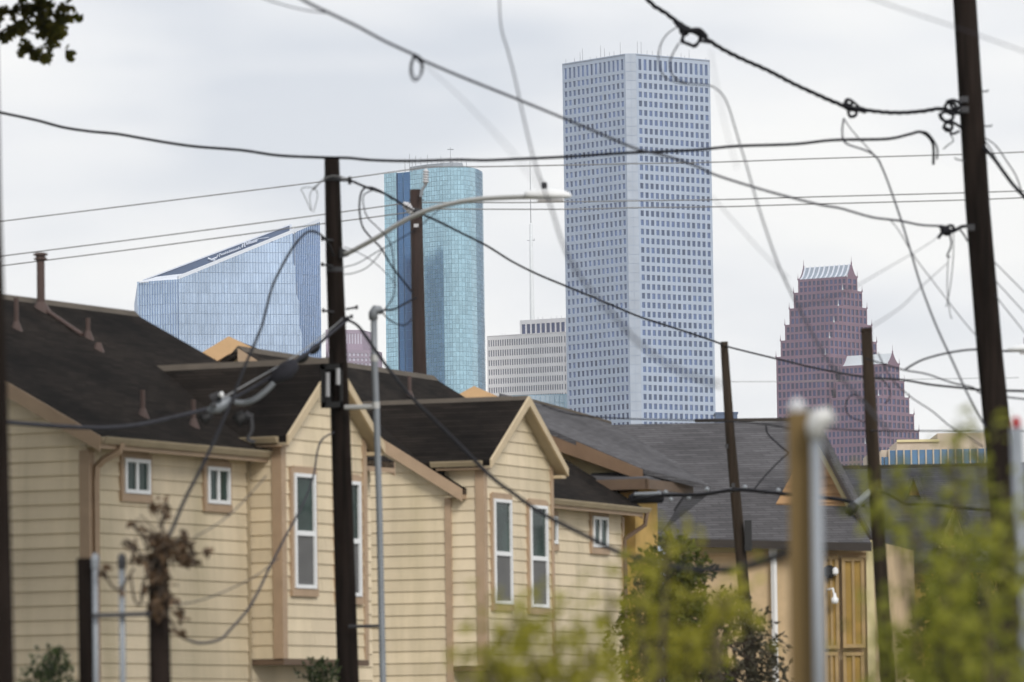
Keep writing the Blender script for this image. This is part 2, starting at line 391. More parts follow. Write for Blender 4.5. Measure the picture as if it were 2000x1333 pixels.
# --- glass tower with sloping crown
def crown_tower():
    d0 = 2300; c0 = P(349, 640, d0); d1, d2, d3 = hdir(31, -1), hdir(16, 1), hdir(52, 1)
    zb = P(349, 760, d0).z
    root = thing('crown_tower', 'pale blue glass tower with a sloping crown and script sign', 'tower', (c0.x, c0.y, 0))
    le = vpl(269, 640, c0, d1)
    core = MB(); gl = MB(); gd = MB(); fins = MB(); finw = MB(); random.seed(9)
    S = lambda p: (Vector((p.x, p.y, 0)) - Vector((c0.x, c0.y, 0))).length
    # main face: top line through two traced points
    tA = vpl(349, 546, c0, d2); tB = vpl(571, 456, c0, d2)
    sA, sB = 0., S(tB); slope = (tB.z - tA.z) / sB
    fA = tB; fB = vpl(596, 720, c0, d2)            # facet fold, top and bottom
    # right facet
    tC = vpl(624, 434, tB, d3)
    def grid(target, org, d, s0, s1, top, bot, cw, rh, n):
        k = max(1, int(round((s1 - s0) / cw))); w_ = (s1 - s0) / k
        for i in range(k):
            a, b = s0 + i * w_, s0 + (i + 1) * w_
            z = zb - 3 
            while True:
                z1 = z + rh; ta, tb = top(a), top(b); ba, bb = bot(a), bot(b)
                lo_a, lo_b, hi_a, hi_b = max(z + .06, ba), max(z + .06, bb), min(z1 - .06, ta), min(z1 - .06, tb)
                if z > max(ta, tb): break
                if hi_a > lo_a and hi_b > lo_b:
                    t = random.uniform(-.012, .012)
                    pt = lambda s, zz, e_: Vector((org.x, org.y, 0)) + d * s + n * (.25 + e_) + Vector((0, 0, zz))
                    target.quad(pt(a + .05, lo_a, 0), pt(b - .05, lo_b, t), pt(b - .05, hi_b, t), pt(a + .05, hi_a, 0))
                z = z1
            zt_ = top(a); zl = bot(a)
            if zt_ > zl: (finw if target is gd else fins).box(Vector((org.x, org.y, zl)) + d * (a - .06) , d * .12, n * .55, (0, 0, zt_ - zl))
    n2 = Vector((d2.y, -d2.x, 0)); n2 = n2 if n2.y < 0 else -n2
    n1_ = Vector((d1.y, -d1.x, 0)); n1_ = n1_ if n1_.y < 0 else -n1_
    n3 = Vector((d3.y, -d3.x, 0)); n3 = n3 if n3.y < 0 else -n3
    sF = S(fB)
    top2 = lambda s: tA.z + slope * s
    fold = lambda s: -1e9 if s <= sB else (fA.z + (fB.z - fA.z) * (s - sB) / (sF - sB))
    grid(gl, c0, d2, 0, sB, top2, lambda s: 0, 1.2, 4.2, n2)
    # sliver of the main face right of the fold (below it)
    grid(gl, c0, d2, sB, sF, lambda s: fA.z + (fB.z - fA.z) * (s - sB) / (sF - sB), lambda s: 0, 1.2, 4.2, n2)
    # left face
    zl = vpl(269, 551, c0, d1).z; S1 = S(le)
    grid(gl, c0, d1, 0, S1, lambda s: tA.z + (zl - tA.z) * s / S1, lambda s: 0, 1.3, 4.2, n1_)
    # right facet: starts on the fold
    sC = (Vector((tC.x, tC.y, 0)) - Vector((tB.x, tB.y, 0))).length
    kx = (sF - sB) * (d2.dot(d3))
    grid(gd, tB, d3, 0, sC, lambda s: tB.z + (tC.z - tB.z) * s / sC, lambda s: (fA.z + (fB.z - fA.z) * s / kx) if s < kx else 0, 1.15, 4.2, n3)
    # solid body behind the glazing
    O2 = Vector((c0.x, c0.y, 0)); pA = O2; pB = O2 + d2 * sB; pC = Vector((tC.x, tC.y, 0)); pL = Vector((le.x, le.y, 0)); back = Vector((-4, 40, 0))
    ins = Vector((0, .35, 0))
    core.hexa([pA + ins, pB + ins, pB + back, pA + back] + [p + Vector((0, 0, z)) for p, z in ((pA + ins, tA.z - .4), (pB + ins, tB.z - .4), (pB + back, tB.z - 9), (pA + back, tA.z - 9))])
    core.hexa([pB + ins, pC + ins, pC + back, pB + back] + [p + Vector((0, 0, z)) for p, z in ((pB + ins, tB.z - .4), (pC + ins, tC.z - .4), (pC + back, tC.z - 9), (pB + back, tB.z - 9))])
    core.hexa([pL + ins, pA + ins, pA + back, pL + back] + [p + Vector((0, 0, z)) for p, z in ((pL + ins, zl - .4), (pA + ins, tA.z - .4), (pA + back, tA.z - 6), (pL + back, zl - 6))])
    part('wall', core, M['main_fin'], root)
    part('main_glazing', gl, M['main_glass'], root, kind='stuff'); part('facet_glazing', gd, M['main_shaded'], root, kind='stuff'); part('fins', fins, M['main_fin'], root, kind='stuff'); part('facet_fins', finw, M['main_fin_w'], root, kind='stuff')
    cp = MB()
    for a, b in ((Vector((pA.x, pA.y, tA.z)), Vector((pB.x, pB.y, tB.z))), (Vector((pB.x, pB.y, tB.z)), Vector((pC.x, pC.y, tC.z)))):
        cp.hexa([a + n2 * .5, b + n2 * .5, b - n2 * 1.5, a - n2 * 1.5] + [x + Vector((0, 0, 1.5)) for x in (a + n2 * .5, b + n2 * .5, b - n2 * 1.5, a - n2 * 1.5)])
    a = Vector((pL.x, pL.y, zl)); b = Vector((pA.x, pA.y, tA.z))
    part('coping', cp, M['coping'], root)
    # rear crown screen and the pale roof in front of it
    ds = d0 + 32
    poly = [P(x, y, ds) for x, y in ((279, 549), (567, 440.5), (567, 480), (430, 560), (279, 575))]
    sc = MB(); sc.prism(poly, (0, 1.2, 0)); scr = part('crown_screen', sc, M['main_screen'], root)
    ed = MB(); a, b = P(279, 549, ds - .3), P(567, 440.5, ds - .3); ed.box(a + Vector((0, -.1, 0)), b - a, (0, 1.6, 0), (0, 0, .55))
    b2 = P(567, 462, ds - .3); ed.box(b + Vector((-.3, -.15, .4)), (.9, 0, 0), (0, 1.6, 0), (0, 0, b2.z - b.z)); part('screen_edge', ed, M['coping'], scr)
    rf = MB(); rf.prism([P(272, 551, d0 + 8), P(349, 546.5, d0 + 4), P(390, 531, d0 + 10), P(305, 541, d0 + 28)], (0, 0, -.4)); part('roof', rf, M['coping'], root)
    # script lettering (unreadable at this distance): strokes on the screen
    st = MB(); random.seed(21)
    def stroke(pp, r=.28): st.tube([P(x, y, ds - .5) for x, y in pp], r, 4)
    stroke([(406, 505), (413, 508), (423, 504)], .45); stroke([(409, 507), (420, 509)], .35); stroke([(423, 504), (426, 498), (428, 502), (430, 495), (433, 499)])
    x = 433.
    while x < 468:
        y = 499 - (x - 433) * .36; h = random.choice([3.5, 4, 5]); stroke([(x, y), (x + 1.2, y - h), (x + 2.2, y - 1), (x + 3.2, y - h + 1), (x + 4, y - 1)], .24); x += 3.6
    stroke([(473, 484), (474, 477)], .3); stroke([(478, 483), (477.5, 475), (481, 474), (482, 478)], .3)
    x = 482.
    while x < 502:
        y = 478.5 - (x - 482) * .30; h = random.choice([4.5, 5.5, 6]); stroke([(x, y), (x + .8, y - h), (x + 2, y - 1.5), (x + 2.8, y - h + .5)], .36); x += 2.6
    stroke([(503, 467), (512, 466), (525, 464)], .13)
    part('script_sign', st, M['coping'], scr)
crown_tower()

# --- white slab block
def slab_block():
    d0 = 2600; r0 = P(1101, 660, d0); dl = hdir(31, -1)
    le = vpl(951, 665, r0, dl); root = thing('slab_block', 'low white concrete office block with narrow dark window strips', 'building', (r0.x, r0.y, 0))
    wl = MB(); cells = []; zt = vpl(1101, 648, r0, dl).z
    px = d0 / FPX
    hs = [20, 20, 18.5, 18.2, 17.6, 17.2, 17, 17]; z = zt - 5 * px
    wl.quad(*[Vector((p.x, p.y, q)) for p, q in ((le, z), (r0, z), (r0, zt), (le, zt))])
    for i, h in enumerate(hs):
        facade(wl, cells, le, r0, z - h * px, z, 32, 1, .52, .62, .5, .4, .5); z -= h * px
    wl.quad(*[Vector((p.x, p.y, q)) for p, q in ((le, 0), (r0, 0), (r0, z), (le, z))])
    # right return with two window columns
    dr = hdir(59, 1); rr = vpl(1116, 660, r0, dr); z = zt - 5 * px
    wl.quad(*[Vector((p.x, p.y, q)) for p, q in ((r0, z), (rr, z), (rr, zt), (r0, zt))])
    for i, h in enumerate(hs):
        facade(wl, cells, r0, rr, z - h * px, z, 3, 1, .5, .62, .5); z -= h * px
    wl.quad(*[Vector((p.x, p.y, q)) for p, q in ((r0, 0), (rr, 0), (rr, z), (r0, z))])
    bk = le + Vector((20, 33, 0)); b2 = rr + Vector((-4, 14, 0))
    for A, B in ((le, bk), (bk, b2), (b2, rr)): wl.quad(*[Vector((p.x, p.y, q)) for p, q in ((A, 0), (B, 0), (B, zt), (A, zt))])
    part('wall', wl, M['pale'], root); panes(root, cells, M['win_slate'])
    rf = MB(); rf.prism([Vector((p.x, p.y, zt - .6)) for p in (le, r0, rr, b2, bk)], (0, 0, .3)); part('roof', rf, M['pale'], root)
    # penthouse
    a0 = vpl(1015, 640, r0 + Vector((0, 6, 0)), dl); a1 = vpl(1106, 640, r0 + Vector((0, 6, 0)), dl); ph = MB(); pc = []
    zp = vpl(1106, 621, a1, dl).z
    ph.quad(*[Vector((p.x, p.y, q)) for p, q in ((a0, zp - 1.5), (a1, zp - 1.5), (a1, zp), (a0, zp))])
    facade(ph, pc, a0, a1, zp - 1.5 - 5.4, zp - 1.5, 9, 1, .72, .86, .6, .7, .5)
    ph.quad(*[Vector((p.x, p.y, q)) for p, q in ((a0, zt - 1), (a1, zt - 1), (a1, zp - 6.9), (a0, zp - 6.9))])
    b0, b1 = a0 + Vector((8, 14, 0)), a1 + Vector((8, 14, 0))
    for A, B in ((a0, b0), (b0, b1), (b1, a1)): ph.quad(*[Vector((p.x, p.y, q)) for p, q in ((A, zt - 1), (B, zt - 1), (B, zp), (A, zp))])
    ph.quad(*[Vector((p.x, p.y, zp - .3)) for p in (a0, a1, b1, b0)])
    po = part('penthouse', ph, M['pale'], root); panes(po, pc, M['win_navy'])
    sp = [(Vector((*(a0.lerp(a1, t)).xy, zp)) + Vector((0, 2, -.3)), 1.6) for t in (.4, .5, .68, .8, .9)] + [(Vector((*le.lerp(r0, t).xy, zt - .4)) + Vector((0, 2, 0)), 1.4) for t in (.2, .24)]
    spikes(root, sp, r=.1)
slab_block()

def mast_():
    d0 = 3000; root = thing('broadcast_mast', 'slender pale broadcast mast rising behind the white office block', 'mast', (*P(1040, 700, d0).xy, 0))
    q = MB(); z = lambda y: P(1037, y, d0).z; b = P(1039.5, 625, d0); b = Vector((b.x, b.y, 0))
    q.tube([b, b + Vector((0, 0, z(640))), b + Vector((0, 0, z(440))), b + Vector((0, 0, z(436)))], [1.6, 1.25, .75, .3], 8); part('shaft', q, M['mast'], root, True)
    q = MB(); q.tube([b + Vector((0, 0, z(440))), b + Vector((0, 0, z(312)))], [.3, .16], 6); part('needle', q, M['antenna'], root)
    q = MB(); c = b + Vector((0, 0, z(470))); q.box(c + Vector((-2, -.2, -.15)), (4, 0, 0), (0, .4, 0), (0, 0, .3)); q.box(c + Vector((1.5, -.2, -.1)), (.3, 0, 0), (0, .4, 0), (0, 0, 1.1)); part('crossarm', q, M['antenna'], root)
mast_()

def glass_podium():
    d0 = 2545; a, b = P(1000, 790, d0 + 6), P(1130, 790, d0); zt = P(1075, 770, d0).z
    root = thing('glass_annex', 'pale blue glass annex at the foot of the tallest tower', 'building', (b.x, b.y, 0))
    wl = MB(); wl.prism([Vector((a.x, a.y, 0)), Vector((b.x, b.y, 0)), Vector((b.x + 3, b.y + 20, 0)), Vector((a.x, a.y + 20, 0))], (0, 0, zt)); part('wall', wl, M['wf_mull'], root)
    gl = MB(); d = (b - a); d.z = 0; n = Vector((d.y, -d.x, 0)).normalized()
    for i in range(14):
        for j in range(5):
            o = Vector((a.x, a.y, zt - .2 - (j + 1) * 3.6)) + d * (i / 14 + .004) + n * .12; gl.box(o, d * (1 / 14 - .008), n * .05, (0, 0, 3.45))
    part('glazing', gl, glassy('pale_annex_glass', (.80, .89, .95), .15, .7, .05), root, kind='stuff')
glass_podium()

def mauve_block():
    d0 = 2500; root = thing('brick_block', 'small stepped mauve brick block behind the black service pole', 'building', (*P(700, 700, d0).xy, 0))
    wl = MB(); cells = []
    for x0, x1, y, dd, cols, rows, h in ((636, 708, 645, 6, 13, 1, 30), (640, 727, 684, 0, 11, 3, 34)):
        a, b = P(x0, y, d0 + dd), P(x1, y, d0 + dd + 6); zt = P(x1, y, d0 + dd + 6).z; z0 = zt - h * d0 / FPX
        wl.quad(*[Vector((p.x, p.y, q)) for p, q in ((a, zt - 1), (b, zt - 1), (b, zt), (a, zt))])
        facade(wl, cells, a, b, z0, zt - 1, cols, rows, .55, .6 if rows > 1 else .8, .4)
        wl.quad(*[Vector((p.x, p.y, q)) for p, q in ((a, 0), (b, 0), (b, z0), (a, z0))])
        wl.quad(*[Vector((p.x, p.y, q)) for p, q in ((b, 0), (b + Vector((4, 16, 0)), 0), (b + Vector((4, 16, 0)), zt), (b, zt))])
        wl.quad(*[Vector((p.x, p.y, zt - .1)) for p in (a, b, b + Vector((4, 16, 0)), a + Vector((0, 16, 0)))])
    part('wall', wl, M['mauve'], root); panes(root, cells, glassy('pale_pane', (.55, .52, .6), .3, .3, .1))
mauve_block()

# --- stepped red granite tower: two gabled slabs built of tiers
def stepped_tower():
    root = thing('stepped_tower', 'red granite tower with stepped gables, spires and pale ribbed roof', 'tower', (*P(1612, 800, 2650).xy, 0))
    wl = MB(); cells = []; cells2 = []; ribs = MB(); spn = []
    ld, gd = hdir(36, -1), hdir(54, 1)
    def slab(n5, len_m, wid, tops, a, zbot, colsL, apex_z, first):
        O = Vector((n5.x, n5.y, 0)); K = len(tops)
        n = K - 1
        for k in range(K):
            ins = a * (n - k); N_ = O + gd * ins; Wk = wid - 2 * ins; Rr = N_ + gd * Wk; Lf = N_ + ld * len_m; Bk = Lf + gd * Wk
            zt = tops[k]; zlow = tops[k + 1] if k < n else zbot
            # parapet line then window rows
            pr = .7
            zs = zlow if k < n else zbot
            rows = max(1, round((zt - pr - zs) / 3.85))
            if k < n:
                facade(wl, cells, Lf, N_, zs, zt - pr, colsL, rows, .66, .70, .5, .5, .5)
            else: facade(wl, cells, Lf, N_, zs, zt - pr, colsL, rows, .66, .70, .5, .5, .5)
            # gable end: from this tier's top down to the bottom of its exposed band
            cg = max(2, round(Wk / 3.7)); facade(wl, cells2, N_, Rr, zs, zt - pr, cg, rows, .66, .72, .5)
            for A, B in ((Lf, N_), (N_, Rr)): wl.quad(*[Vector((p.x, p.y, q)) for p, q in ((A, zt - pr), (B, zt - pr), (B, zt), (A, zt))])
            for A, B in ((Lf, Bk), (Bk, Rr)): wl.quad(*[Vector((p.x, p.y, q)) for p, q in ((A, zs), (B, zs), (B, zt), (A, zt))])
            wl.quad(*[Vector((p.x, p.y, zt - .4)) for p in (N_, Rr, Bk, Lf)])
            for c in (N_, Rr, Lf): spn.append((Vector((c.x, c.y, zt)), c is N_))
            if k == n: wl.quad(*[Vector((p.x, p.y, q)) for p, q in ((Lf, 0), (N_, 0), (N_, zbot), (Lf, zbot))]); wl.quad(*[Vector((p.x, p.y, q)) for p, q in ((N_, 0), (Rr, 0), (Rr, zbot), (N_, zbot))])
        # pale curved roof over the top tier
        ins = a * n; N_ = O + gd * ins; W0 = wid - 2 * ins; zt = tops[0]; S_ = 8
        prof = [(W0 / 2 * (t / S_), zt - .2 + (apex_z - zt) * ((t / S_) ** 1.9)) for t in range(S_ + 1)]
        roof = MB(); full = prof + [(W0 - w_, z) for w_, z in reversed(prof[:-1])]
        for i in range(len(full) - 1):
            (w0, z0), (w1, z1) = full[i], full[i + 1]
            A, B = N_ + gd * w0 + ld * .6, N_ + gd * w1 + ld * .6
            roof.quad(A + Vector((0, 0, z0)), B + Vector((0, 0, z1)), B + ld * (len_m - 1.2) + Vector((0, 0, z1)), A + ld * (len_m - 1.2) + Vector((0, 0, z0)))
        part('roof', roof, M['boa_ribroof'] if first else M['boa_roof'], root)
        for e_ in (.1, len_m - .6):      # gable parapets following the curve
            pl = [N_ + ld * e_ + gd * w_ + Vector((0, 0, z + .5)) for w_, z in full]; pl = [N_ + ld * e_ + Vector((0, 0, zt - .6))] + pl + [N_ + ld * e_ + gd * W0 + Vector((0, 0, zt - .6))]
            wl.prism(pl, ld * .5)
            spn.append((N_ + ld * (e_ + .2) + gd * (W0 / 2) + Vector((0, 0, apex_z + .3)), False, 5.0))
        if first:
            for i in range(10):
                s_ = 1.5 + i * (len_m - 3) / 9
                ribs.tube([N_ + ld * s_ + gd * (w_ - .15) + Vector((0, 0, z + .35)) for w_, z in prof], .42, 5)
    z = lambda y, d: P(1610, y, d).z
    n5 = P(1612, 700, 2650)
    slab(n5, 27.5, 49, [z(y, 2650) for y in (535, 562, 594, 627, 659, 692)], 4.0, z(935, 2650), 11, z(510, 2650), True)
    m5 = P(1690, 860, 2622); zz = lambda y: P(1710, y, 2622).z
    slab(m5, 26, 51, [zz(y) for y in (706, 738, 770, 802, 834, 866)], 4.05, zz(935), 11, zz(684), False)
    part('wall', wl, M['boa_stone'], root); part('roof_ribs', ribs, M['coping'], root, kind='stuff')
    panes(root, cells2 + cells, M['boa_glass'])
    for s_ in spn:
        h = s_[2] if len(s_) > 2 else 4.2; q = MB(); q.lathe(s_[0] - Vector((0, 0, .3)), (0, 0, 1), [(0, .36), (.8, .30), (1.1, .15), (h * .75, .04)], 5)
        part('spire', q, M['boa_roof'] if s_[1] else M['boa_stone'], root)
stepped_tower()

def low_office():
    d0 = 700; root = thing('low_office', 'low beige office building with a band of blue windows', 'building', (*P(1800, 900, d0).xy, 0))
    wl = MB(); a, b = P(1690, 890, d0), P(1930, 885, d0 - 4); z = lambda x, y: P(x, y, d0).z
    q = lambda x0, y0, x1, y1, dd, th: wl.box(Vector((P(x0, y1, d0 + dd).x, d0 + dd, 0)), (P(x1, y1, d0).x - P(x0, y1, d0).x, 0, 0), (0, th, 0), (0, 0, P((x0 + x1) / 2, y0, d0 + dd).z))
    q(1752, 862, 1838, 900, 3, 14); q(1832, 846, 1932, 900, 6, 20); q(1690, 915, 1932, 930, 0, 22); q(1700, 884, 1722, 930, .5, 14); q(1722, 878, 1932, 915, 1.2, 18)
    part('wall', wl, M['beige'], root)
    xs = [1719, 1728] + [1738 + i * 14.4 for i in range(14)]
    for i, x in enumerate(xs):
        w_ = 7 if i < 2 else 12.2; y0 = 893 if i < 2 else 880 - (x - 1738) * .02
        m_ = MB(); p = P(x, 913, d0 + .9); p1 = P(x + w_, y0, d0 + .9); m_.box(p, (p1.x - p.x, 0, 0), (0, .2, 0), (0, 0, p1.z - p.z)); part('window', m_, M['office_glass'], root)
    for i, x in enumerate(xs[2:]):
        m_ = MB(); p = P(x - 2.2, 913, d0 + .6); p1 = P(x, 878, d0 + .6); m_.box(p, (p1.x - p.x, 0, 0), (0, .6, 0), (0, 0, p1.z - p.z)); part('mullion', m_, M['beige'], root)
    m_ = MB(); p = P(1752, 864, d0 + 2.7); p1 = P(1838, 860, d0); m_.box(p, (p1.x - p.x, 0, 0), (0, 1, 0), (0, 0, .3)); part('coping', m_, M['cream_trim'], root)
low_office()

def far_block():
    d0 = 1900; a = P(1398, 809, d0); b = P(1440, 809, d0); q = MB(); q.box((a.x, a.y, 0), (b.x - a.x, 0, 0), (0, 15, 0), (0, 0, a.z)); q.box((a.x - .3, a.y - .3, a.z), (b.x - a.x + .6, 0, 0), (0, 15.6, 0), (0, 0, .6))
    solo('far_block', q, M['main_screen'], 'dark slate roof block just beside the foot of the tallest tower', 'building')
far_block()
# ------------------------------------------------------------------ houses
class Fr:
    """A house's own axes: s along the street front (receding right), t back into the house, z up."""
    def __init__(f, o, deg):
        f.o = Vector((o.x, o.y, 0)); f.u = hdir(deg, 1); f.v = Vector((-f.u.y, f.u.x, 0))
    def w(f, s, t, z): return f.o + f.u * s + f.v * t + Vector((0, 0, z))
    def loc(f, p): q = Vector(p) - f.o; return q.dot(f.u), q.dot(f.v), p[2]
    def fu(f, px, py, t=0.):
        s, _, z = f.loc(hitp(px, py, f.w(0, t, 0), f.v)); return s, z
    def fv(f, px, py, s=0.):
        _, t, z = f.loc(hitp(px, py, f.w(s, 0, 0), f.u)); return t, z
    def bx(f, mb, s0, s1, t0, t1, z0, z1, mi=0):
        return mb.box(f.w(s0, t0, z0), f.u * (s1 - s0), f.v * (t1 - t0), (0, 0, z1 - z0), mi)
BP = .275                     # height of one siding course
def lap(mb, f, plane, k, a0, a1, b0, b1, z0, z1):
    """One lapped board on plane t=k ('u') or s=k ('v'); a = range at its foot, b = range at its head."""
    lo, hi = .040, .010
    W = (lambda a, o, z: f.w(a, k - o, z)) if plane == 'u' else (lambda a, o, z: f.w(k - o, a, z))
    mb.hexa([W(a0, lo, z0), W(a1, lo, z0), W(a1, 0, z0), W(a0, 0, z0), W(b0, hi, z1), W(b1, hi, z1), W(b1, 0, z1), W(b0, 0, z1)])
def boards(root, f, plane, k, z0, z1, rng, m_=None, pitch=BP, name='siding_board'):
    """rng(z) gives the wall's extent at height z (None where there is no wall)."""
    i = 0
    while True:
        a = z0 + i * pitch; b = min(a + pitch + .012, z1); i += 1
        if a >= z1 - .02: break
        r0, r1 = rng(a + .01), rng(b - .005)
        if r0 is None: continue
        if r1 is None: r1 = ((r0[0] + r0[1]) / 2 - .01, (r0[0] + r0[1]) / 2 + .01)
        ws = [0., 1.]
        if r0[1] - r0[0] > 3.2: ws = [0., random.uniform(.25, .75), 1.]       # butt joint
        for w0_, w1_ in zip(ws, ws[1:]):
            L0, L1 = r0[1] - r0[0], r1[1] - r1[0]; g0 = .006 if w0_ > 0 else 0
            q = MB(); lap(q, f, plane, k, r0[0] + L0 * w0_ + g0, r0[0] + L0 * w1_, r1[0] + L1 * w0_ + g0, r1[0] + L1 * w1_, a, b); part(name, q, m_ or M['siding'], root)
def window(root, f, plane, k, a0, a1, z0, z1, split='v', casing=.11, sill=.16, zsplit=.52, top_dark=True):
    """White framed two-light window on the siding with a tan casing; plane as in lap()."""
    W = (lambda a, o, z: f.w(a, k - o, z)) if plane == 'u' else (lambda a, o, z: f.w(k - o, a, z))
    def B(mb, x0, x1, o0, o1, y0, y1): mb.hexa([W(x0, o0, y0), W(x1, o0, y0), W(x1, o1, y0), W(x0, o1, y0), W(x0, o0, y1), W(x1, o0, y1), W(x1, o1, y1), W(x0, o1, y1)])
    wr = MB(); fw = .075
    for x0, x1, y0, y1 in ((a0, a0 + fw, z0, z1), (a1 - fw, a1, z0, z1), (a0 + fw, a1 - fw, z0, z0 + fw), (a0 + fw, a1 - fw, z1 - fw, z1)): B(wr, x0, x1, 0, .115, y0, y1)
    mid = (a0 + a1) / 2 if split == 'v' else z0 + (z1 - z0) * (1 - zsplit)
    if split == 'v': B(wr, mid - .045, mid + .045, 0, .10, z0 + fw, z1 - fw)
    else: B(wr, a0 + fw, a1 - fw, 0, .10, mid - .05, mid + .05)
    o = part('window', wr, M['white'], root)
    if split == 'v':
        for x0, x1 in ((a0 + fw, mid - .045), (mid + .045, a1 - fw)):
            q = MB(); B(q, x0, x1, .01, .062, z0 + fw, z1 - fw); part('pane', q, M['glass'], o)
    else:
        q = MB(); B(q, a0 + fw, a1 - fw, .01, .062, mid + .05, z1 - fw); part('pane', q, M['glass'], o)
        q = MB(); B(q, a0 + fw, a1 - fw, .01, .068, z0 + fw, mid - .05); part('screen', q, M['screen'], o)
    c = MB(); B(c, a0 - casing, a0, 0, .080, z0, z1 + casing); part('casing', c, M['trim'], o)
    c = MB(); B(c, a1, a1 + casing, 0, .080, z0, z1 + casing); part('casing', c, M['trim'], o)
    c = MB(); B(c, a0, a1, 0, .081, z1, z1 + casing * 1.3); part('casing', c, M['trim'], o)
    c = MB(); B(c, a0 - casing, a1 + casing, 0, .092, z0 - sill, z0); part('sill', c, M['trim'], o)
def slab(mb, pts, th, mi=0):
    """Roof sheet: polygon thickened straight down."""
    mb.prism([Vector(p) for p in pts], (0, 0, -th), mi)
def gutter(root, a, b, out, m_=None):
    """K-profile gutter from a to b, out = horizontal direction away from the roof."""
    q = MB(); a, b, out = Vector(a), Vector(b), Vector(out).normalized()
    pr = [(0, 0), (0, -.13), (.07, -.13), (.13, -.03), (.135, 0), (.115, 0), (.105, -.025), (.06, -.11), (.02, -.11), (.02, 0)]
    n = len(pr); vv = [p + out * o + Vector((0, 0, z)) for p in (a, b) for o, z in pr]
    q.add(vv, [(i, (i + 1) % n, n + (i + 1) % n, n + i) for i in range(n)] + [tuple(range(n - 1, -1, -1)), tuple(range(n, 2 * n))])
    return part('gutter', q, m_ or M['gutter'], root)
def spout(root, pts, r=.06, m_=None, name='downspout'):
    q = MB(); q.tube(pts, r, 4); return part(name, q, m_ or M['gutter'], root)
def vent(root, f_hit, px, py, h, r=.05, cone=True):
    """Painted plumbing vent with sloped flashing on a roof plane."""
    b = f_hit(px, py); q = MB(); q.tube([b - Vector((0, 0, .2)), b + Vector((0, 0, h))], r, 9); o = part('vent_pipe', q, M['pipe_brown'], root)
    if cone:
        q = MB(); q.lathe(b - Vector((0, 0, .12)), (0, 0, 1), [(0, r * 3.0), (.12, r * 2.2), (.26, r * 1.15)], 9); part('flashing', q, M['pipe_brown'], o)
    return o

